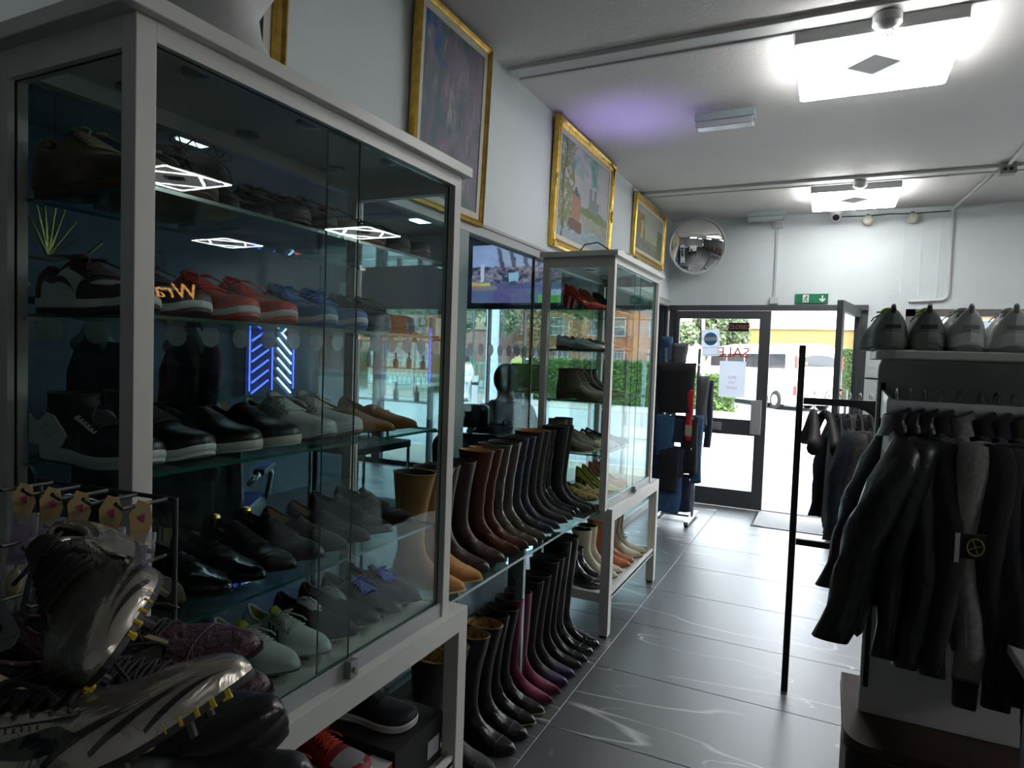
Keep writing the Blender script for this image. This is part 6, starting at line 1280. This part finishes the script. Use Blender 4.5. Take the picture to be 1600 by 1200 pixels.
for z_ in (.3, .7, 1.02): mb = MB(); mb.prism(rounded(-.16, .16, -.22, .22, .04, ('bl', 'br', 'tr', 'tl')), z_, z_ + .03, 'z'); mb.build('tray', BLACKP, t)
for x in (-.14, .14):
    for y in (-.2, .2): mb = MB(); mb.cyl((x, y, .03), (x, y, 1.02), .008); mb.build('leg', CHROME, t); mb = MB(); mb.ball((x, y, .02), .02, 8); mb.build('castor', BLACKP, t)
for i in range(7):
    b = thing('brush', ['wooden', 'slim black', 'round', 'flat', 'thin', 'fan', 'short'][i] + ' hair brush standing on the salon trolley top', 'brush', (-2.12 + .022 * i, 2.38 + .05 * i, 1.051), 0, 'brushes on the salon trolley')
    mb = MB(); mb.cyl((0, 0, 0), (.012 * (i % 3 - 1), .01, .10), .006, 8); mb.build('handle', mat('brush_wood', (.3, .18, .09), .5), b)
    mb = MB(); mb.ball((.012 * (i % 3 - 1), .01, .125), .018, 8, (.8, .8, 1.6)); mb.build('bristles', BLACKP, b)
t = thing('drawer_chest', 'golden wood drawer chest in the salon behind the shoes', 'chest', (-4.6, 3.4, 0)); WD = mat('golden_wood', (.36, .20, .05), .5, vary=.2)
mb = MB(); mb.box(-.3, .3, -.3, .3, 0, 1.05); mb.build('body', WD, t)
for k in range(4): mb = MB(); mb.box(.3, .315, -.28, .28, .06 + .25 * k, .28 + .25 * k); d = mb.build('drawer', WD, t); mb = MB(); mb.ball((.33, 0, .17 + .25 * k), .015, 8); mb.build('knob', BLACKP, d)
# white hangers on a rail just behind the partition
t = thing('salon_rail', 'dark rail holding gowns behind the glass partition', 'rail', (-2.25, 1.55, 0))
mb = MB(); mb.cyl((0, -.9, 1.62), (0, .9, 1.62), .012); mb.build('bar', BLACKM, t)
for y in (-.9, .9): mb = MB(); mb.cyl((0, y, .0), (0, y, 1.62), .012); mb.build('post', BLACKM, t); mb = MB(); mb.box(-.2, .2, y - .02, y + .02, 0, .03); mb.build('foot', BLACKM, t)
HW = mat('hanger_white', (.62, .68, .66), .25, coat=.4)
for y, lab in ((1.05, 'left'), (1.38, 'middle'), (1.74, 'right')):
    hanger(-2.25, y, 1.6345, 'glossy white hanger on the salon gown rail, ' + lab, HW, .40, 'white hangers on the gown rail', 1.25, .014, .03, .07)
for y, lab in ((1.05, 'left'), (1.38, 'middle'), (1.74, 'right')):
    garment(-2.25, y, 1.60, 'dark navy salon gown hanging under the ' + lab + ' white hanger', FN, 'gown', .8, .5, 0, .40, .035, 1.25, None, None, 'salon gowns on the rail', 3, 'gown')
# gold framed mirror and gold ornament on the outer salon wall
t = thing('wall_mirror', 'white and gold framed mirror on the far salon wall', 'mirror', (SX0 + .02, 3.62, 2.45))
mb = MB(); mb.box(0, .03, -.30, .30, -.28, .28); mb.build('mirror_glass', mat('mirror', (0, 0, 0)), t)
for a in ((-.34, -.28, -.34, .34), (.28, .34, -.34, .34), (-.34, .34, -.34, -.28), (-.34, .34, .28, .34)): mb = MB(); mb.box(0, .05, *a); mb.build('gold_frame', GOLD, t, bevel=.008)
for a in ((-.44, -.34, -.44, .44), (.34, .44, -.44, .44), (-.44, .44, -.44, -.34), (-.44, .44, .34, .44)): mb = MB(); mb.box(0, .03, *a); mb.build('white_frame', WHITE, t)
t = thing('wire_ornament', 'gold wire starburst ornament hanging behind the near cabinet', 'ornament', (-2.2, 1.22, 1.82)); GW = mat('gold_wire', (.75, .6, .2), .25, .9)
mb = MB()
for k in range(9):
    a = -.3 + k * .30; mb.tube([(0, -.02, -.06), (.01 * (k % 2), .12 * math.cos(a) - .04, -.05 + .19 * abs(math.sin(a)))], [.006, .002], 5)
mb.tube([(0, -.14, -.07), (0, .0, -.075), (0, .10, -.04), (0, .15, .01)], .005, 6); mb.build('wires', GW, t); mb = MB(); mb.cyl((0, 0, .0), (0, 0, 1.255), .001, 5); mb.build('cord', BLACKM, t)
# salon lamp and purple glow light fittings (real lamps)
def plain_lamp(x, y, lab, w_=.6, d_=.12, s=5, col=(.9, .95, 1)):
    t = thing('ceiling_strip', lab, 'light', (x, y, ZC)); mb = MB(); mb.box(-w_, w_, -d_, d_, -.05, 0); mb.build('housing', PVC, t); mb = MB(); mb.box(-w_ + .03, w_ - .03, -d_ + .02, d_ - .02, -.065, -.05); mb.build('diffuser', emis('salon_tube_%s' % lab[:4], col, s), t)
plain_lamp(-3.6, 3.2, 'pale strip light on the salon ceiling, centre')
plain_lamp(-3.6, 6.0, 'pale strip light on the salon ceiling, by its window')
t = thing('purple_lamp', 'small purple uplighter on top of the far cabinet', 'lamp', (-1.2, 3.95, 2.057))
mb = MB(); mb.lathe([(.05, 0), (.05, .04), (.035, .05)], n=20); mb.build('body', BLACKP, t, smooth='auto')
mb = MB(); mb.lathe([(.032, .0505), (.03, .056)], n=20); mb.build('lens', emis('purple_glow', (.35, .2, 1), 8), t)
sp = bpy.data.lights.new('purple_beam', 'SPOT'); sp.energy = 16; sp.color = (.42, .28, 1); sp.spot_size = math.radians(75); sp.spot_blend = 1; sp.shadow_soft_size = .03
so2 = bpy.data.objects.new('purple_beam', sp); C.objects.link(so2); so2.parent = t; so2.location = (0, 0, .062); so2.rotation_euler = Vector((-.03, -.05, -1)).to_track_quat('Z', 'Y').to_euler()

# ================================================================ FOREGROUND COUNTER
t = thing('counter', 'black counter top at the lower left under the piled shoes', 'counter', (-1.0, .1, 0)); CB = mat('counter_black', (.008, .008, .009), .5)
mb = MB(); mb.box(-.6, .44, -.5, .44, 1.01, 1.04); mb.build('worktop', CB, t, bevel=.003)
mb = MB(); mb.box(-.58, .41, -.48, .41, 0, 1.01); mb.build('body', CB, t)
def place(root, toe, heel, up, L):
    toe, heel, up = Vector(toe), Vector(heel), Vector(up); x = (toe - heel).normalized(); z_ = (up - x * up.dot(x)).normalized(); y = z_.cross(x)
    Mx_ = Matrix((x, y, z_)).transposed().to_4x4(); Mx_.translation = toe - x * L; root.matrix_world = Mx_
def astro(key, label, toe, heel, up, mirror=False, plate=True, high=False):
    r = thing('football_boot', label, 'shoe', (0, 0, 0), 0, None); L = .295
    P3 = shoe_parts(r, 'football', up=Mx['silver'], sole=Mx['blackm'], lace=Mx['lace'], tongue=Mx['blackm'], lining=Mx['lining'], counter=None, L=L, swoosh2=Mx['patent'], N=(60, 24))
    if high: shaft_parts(r, Mx['silver'], .15, L=L, lace=Mx['lace'])
    for a0, a1, s0, s1 in ((.92, .55, .55, .80), (.93, .60, .66, .90), (.95, .70, .78, .97)):
        for sg in (1, -1):
            mb = MB(); gr = []
            for q in np.linspace(0, 1, 14):
                s = s0 + (s1 - s0) * q; c = a0 + (a1 - a0) * math.sin(q * PI * .5)**1.0 * (1 if True else 1); wd_ = .035 * math.sin(PI * min(1, q + .12)) + .008
                gr.append([(lambda p: (p[0], p[1] + sg * .0014, p[2] + .001))(P3(s, sg * (c + wd_ * u))) for u in (-1, -.3, .3, 1)])
            mb.grid(gr); mb.build('flame_panel', Mx['patent'], r, smooth=True, fixn=False)
    # perforations
    mb = MB()
    for i in range(15):
        for j in range(5):
            s, a = .30 + .018 * i, .40 + .035 * j + .006 * (i % 2)
            for sg in (1, -1):
                p = P3(s, sg * a); mb.ball((p[0], p[1] + sg * .0003, p[2] + .0003), .0009, 6)
    o = mb.build('perforations', BLACKP, r); o['kind'] = 'stuff'
    if plate:
        w_ = crv(W_ALM)
        for i in range(14):
            s = .50 + .034 * i
            for sg in (1, -1):
                y = sg * .050 * w_(s) * .98; mb = MB(); mb.box(s * L - .0032, s * L + .0032, y - .002, y + .002, .0125 + (.005 if s > .8 else 0), .0185 + (.006 if s > .8 else 0)); mb.build('sole_lug', Mx['ylw'], r)
    place(r, toe, heel, up, L)
    if mirror: r.scale = (1, -1, 1)
    return r
astro('a', 'silver perforated football boot with black tick lying across lower left', (-.384, .368, 1.222), (-.600, .176, 1.105), (-.25, .10, 1), high=False)
astro('b', 'silver football boot standing heel-up behind the larger one', (-.452, .309, 1.247), (-.702, .468, 1.247), (-.55, -.47, .55), mirror=True, high=False)
gk = lambda r: shoe_parts(r, 'derby', up=Mx['plum'], sole=Mx['rub'], lace=Mx['lace'], N=(44, 16))
for i, (lab, toe, heel) in enumerate((('plum crocodile-print golf shoe, nearer one of the two', (-.515, .505, 1.125), (-.755, .385, 1.075)), ('plum crocodile-print golf shoe, farther one of the two', (-.600, .570, 1.125), (-.85, .47, 1.075)))):
    r = make('golf_shoe', 'shoe', lab, (0, 0, 0), 0, False, 'golf', 'plum golf shoes', None, gk); r.scale = (1, 1, 1); place(r, toe, heel, (-.05, -.2, 1), .295)
for i, (lab, toe, heel, up) in enumerate((('black leather shoe with only its round toe showing by bench', (-.445, .462, 1.115), (-.70, .34, 1.045), (0, 0, 1)), ('black grained leather shoe at bottom edge under silver boot', (-.392, .440, 1.088), (-.60, .245, 1.05), (0, 0, 1)))):
    r = make('leather_shoe', 'shoe', lab, (0, 0, 0), 0, False, 'blkfg', None, None, S_('sneaker', up=Mx['black'], sole=Mx['rub'], mid=Mx['rub'], toes=W_ALM, N=(44, 16))); r.scale = (1, 1, 1); place(r, toe, heel, up, .295)
for i, (lab, p) in enumerate((('black shoe heaped low behind silver boots', (-.75, .25, 1.042)), ('black shoe filling the counter gap at far left', (-.95, .30, 1.042)))):
    r = make('leather_shoe', 'shoe', lab, p, .4 + i, False, 'blkfg', None, None)
t = thing('shoe_box', 'black open box with tan rim behind the silver boots', 'box', (-.80, .43, 1.0405)); mb = MB()
for a in ((-.12, .12, -.07, -.065), (-.12, .12, .065, .07), (-.12, -.115, -.07, .07), (.115, .12, -.07, .07)): mb.box(a[0], a[1], a[2], a[3], 0, .11)
mb.box(-.12, .12, -.07, .07, 0, .004); mb.build('box_body', mat('card_black', (0, 0, 0)), t)
mb = MB(); mb.box(-.122, .122, -.072, -.064, .11, .113).box(-.122, .122, .064, .072, .11, .113); mb.build('rim', mat('card_tan', (.4, .33, .2), .8), t)
# wire rack with hanging packets
t = thing('wire_rack', 'black wire counter rack with prongs holding small packets', 'rack', (-.86, .54, 1.0405)); t.rotation_euler = (0, 0, .10)
z0_ = 0
mb = MB(); mb.tube([(-.125, 0, .05), (-.125, 0, .262), (.125, 0, .262), (.125, 0, .05), (-.125, 0, .05)], .0038, 8); mb.build('frame', BLACKM, t, smooth=False)
for k, zz in enumerate((.19, .12)): mb = MB(); mb.tube([(-.125, 0, zz), (.125, 0, zz)], .0032, 8); mb.build('cross_wire', BLACKM, t)
for k, zz in enumerate((.262, .19, .12)):
    for i in range(5):
        if k == 2 and i > 2: continue
        x = -.095 + .052 * i; mb = MB(); mb.tube([(x, 0, zz), (x + .012, -.075, zz + .004), (x + .014, -.085, zz + .012)], .0026, 6); mb.build('prong', BLACKM, t)
for x in (-.12, .12): mb = MB(); mb.tube([(x, 0, .05), (x, -.05, .003), (x, .09, .003), (x, 0, .05)], .0035, 6); mb.build('foot', BLACKM, t)
FILM = mat('packet_film', (.40, .43, .47), .15, alpha=.30, coat=.4)
for i, (x, lab, cc) in enumerate(((-.088, 'leftmost packet with buff card top and yellow fragments', (.6, .5, .2)), (-.036, 'second packet from left with pink paper', (.5, .2, .2)), (.014, 'third packet with blue and pink print', (.15, .3, .6)), (.068, 'fourth packet with lilac print in front of cabinet post', (.4, .25, .55)), (.118, 'rightmost packet filled with teal crystals', (.08, .42, .36)))):
    p = thing('packet', lab, 'packet', (0, 0, 0), 0, 'packets on the wire rack'); c_ = math.cos(.10); s_ = math.sin(.10); lx, ly = x + .01, -.05
    p.location = (-.86 + lx * c_ - ly * s_, .54 + lx * s_ + ly * c_, 1.0405 + .262); p.rotation_euler = (.10, .12, .1 + 1.0)
    mb = MB(); mb.rings([[(a_, b_, c_) for a_, c_ in ((-.013, -.008), (-.006, .010), (.007, .006), (.013, -.016), (.008, -.046), (-.008, -.036))] for b_ in (0, .0015)]); mb.build('card', mat('packet_card', (.50, .37, .17), .7), p)
    mb = MB(); mb.prism([(-.005, -.010), (.003, -.006), (.004, -.018)], -.001, -.0004, 'y'); mb.build('card_mark', mat('magenta', (.42, .05, .18), .6), p)
    mb = MB(); rs = []
    for zz, hx_, hy_ in ((-.03, .016, .002), (-.06, .018, .006), (-.11, .015, .007), (-.145, .010, .004), (-.165, .002, .001)): rs.append([(hx_ * math.cos(a) + .003, hy_ * math.sin(a), zz) for a in np.linspace(0, 2 * PI, 12, endpoint=False)])
    mb.rings(rs); mb.build('film', FILM, p, smooth=True)
    mb = MB(); mb.box(-.008, .012, -.001, .001, -.10, -.045); mb.build('insert', mat('lilac_paper', (.36, .25, .50), .7), p)
    mb = MB(); mb.ball((.003, 0, -.125), .010, 10, (1, .4, 1.9)); mb.build('contents', mat('content%d' % i, cc, .3), p, smooth=True)
t = thing('keyring_pouch', 'orange and red pouch hanging low on the wire rack', 'pouch', (-.845, .495, 1.165)); mb = MB(); mb.rings([[(h_ * math.cos(a), .004 * math.sin(a), zz) for a in np.linspace(0, 2 * PI, 10, endpoint=False)] for zz, h_ in ((0, .006), (-.02, .010), (-.07, .010), (-.095, .005))]); mb.build('pouch', mat('orange_foil', (.60, .09, .02), .3, vary=.7, vscale=40), t, smooth=True)
mb = MB(); mb.tube([(0, 0, 0), (.002, 0, .012)], .001, 5); mb.build('loop', BLACKM, t)
# card terminal at the left edge
t = thing('card_reader', 'grey card terminal with keypad on a tilted stand, left edge', 'card reader', (-.745, .31, 1.0405)); GR = mat('reader_grey', (.20, .26, .26), .4)
mb = MB(); mb.lathe([(.06, 0), (.055, .012), (.02, .02), (.014, .03), (.014, .16)], n=20); mb.build('stand', BLACKP, t, smooth='auto')
def tl(x, y, z_): 
    a = math.radians(38); return (x * math.cos(a) + z_ * math.sin(a), y, .215 - x * math.sin(a) * -1 * -1 + z_ * math.cos(a) - 0)
mb = MB(); mb.box(-.085, .075, -.04, .04, -.012, .014); mb.v = [tl(*v) for v in mb.v]; mb.build('body', GR, t, bevel=.005)
mb = MB(); mb.box(-.07, -.005, -.03, .03, .0142, .0155); mb.v = [tl(*v) for v in mb.v]; mb.build('screen', mat('reader_screen', (.06, .065, .05), .2), t)
for i in range(4):
    for j in range(3):
        mb = MB(); mb.lathe([(.0055, 0), (.0055, .002)], (.012 + .017 * i, -.02 + .02 * j, .0142), 10); mb.v = [tl(*v) for v in mb.v]; mb.build('key', BLACKP, t)
t = thing('reading_glasses', 'thin clear-rimmed glasses lying against the wire rack', 'glasses', (-.80, .47, 1.17)); mb = MB()
for cx in (-.028, .028): mb.tube([(cx + .022 * math.cos(a), 0, .017 * math.sin(a)) for a in np.linspace(0, 2 * PI, 18)], .001, 5)
mb.tube([(-.008, 0, .004), (0, -.003, .007), (.008, 0, .004)], .001, 5); mb.build('rims', mat('rim_clear', (.3, .3, .33), .2), t)
for sx in (-1, 1): mb = MB(); mb.tube([(sx * .05, 0, .004), (sx * .052, .07, .0), (sx * .05, .10, -.015)], .001, 5); mb.build('temple', mat('rim_clear', (0, 0, 0)), t)
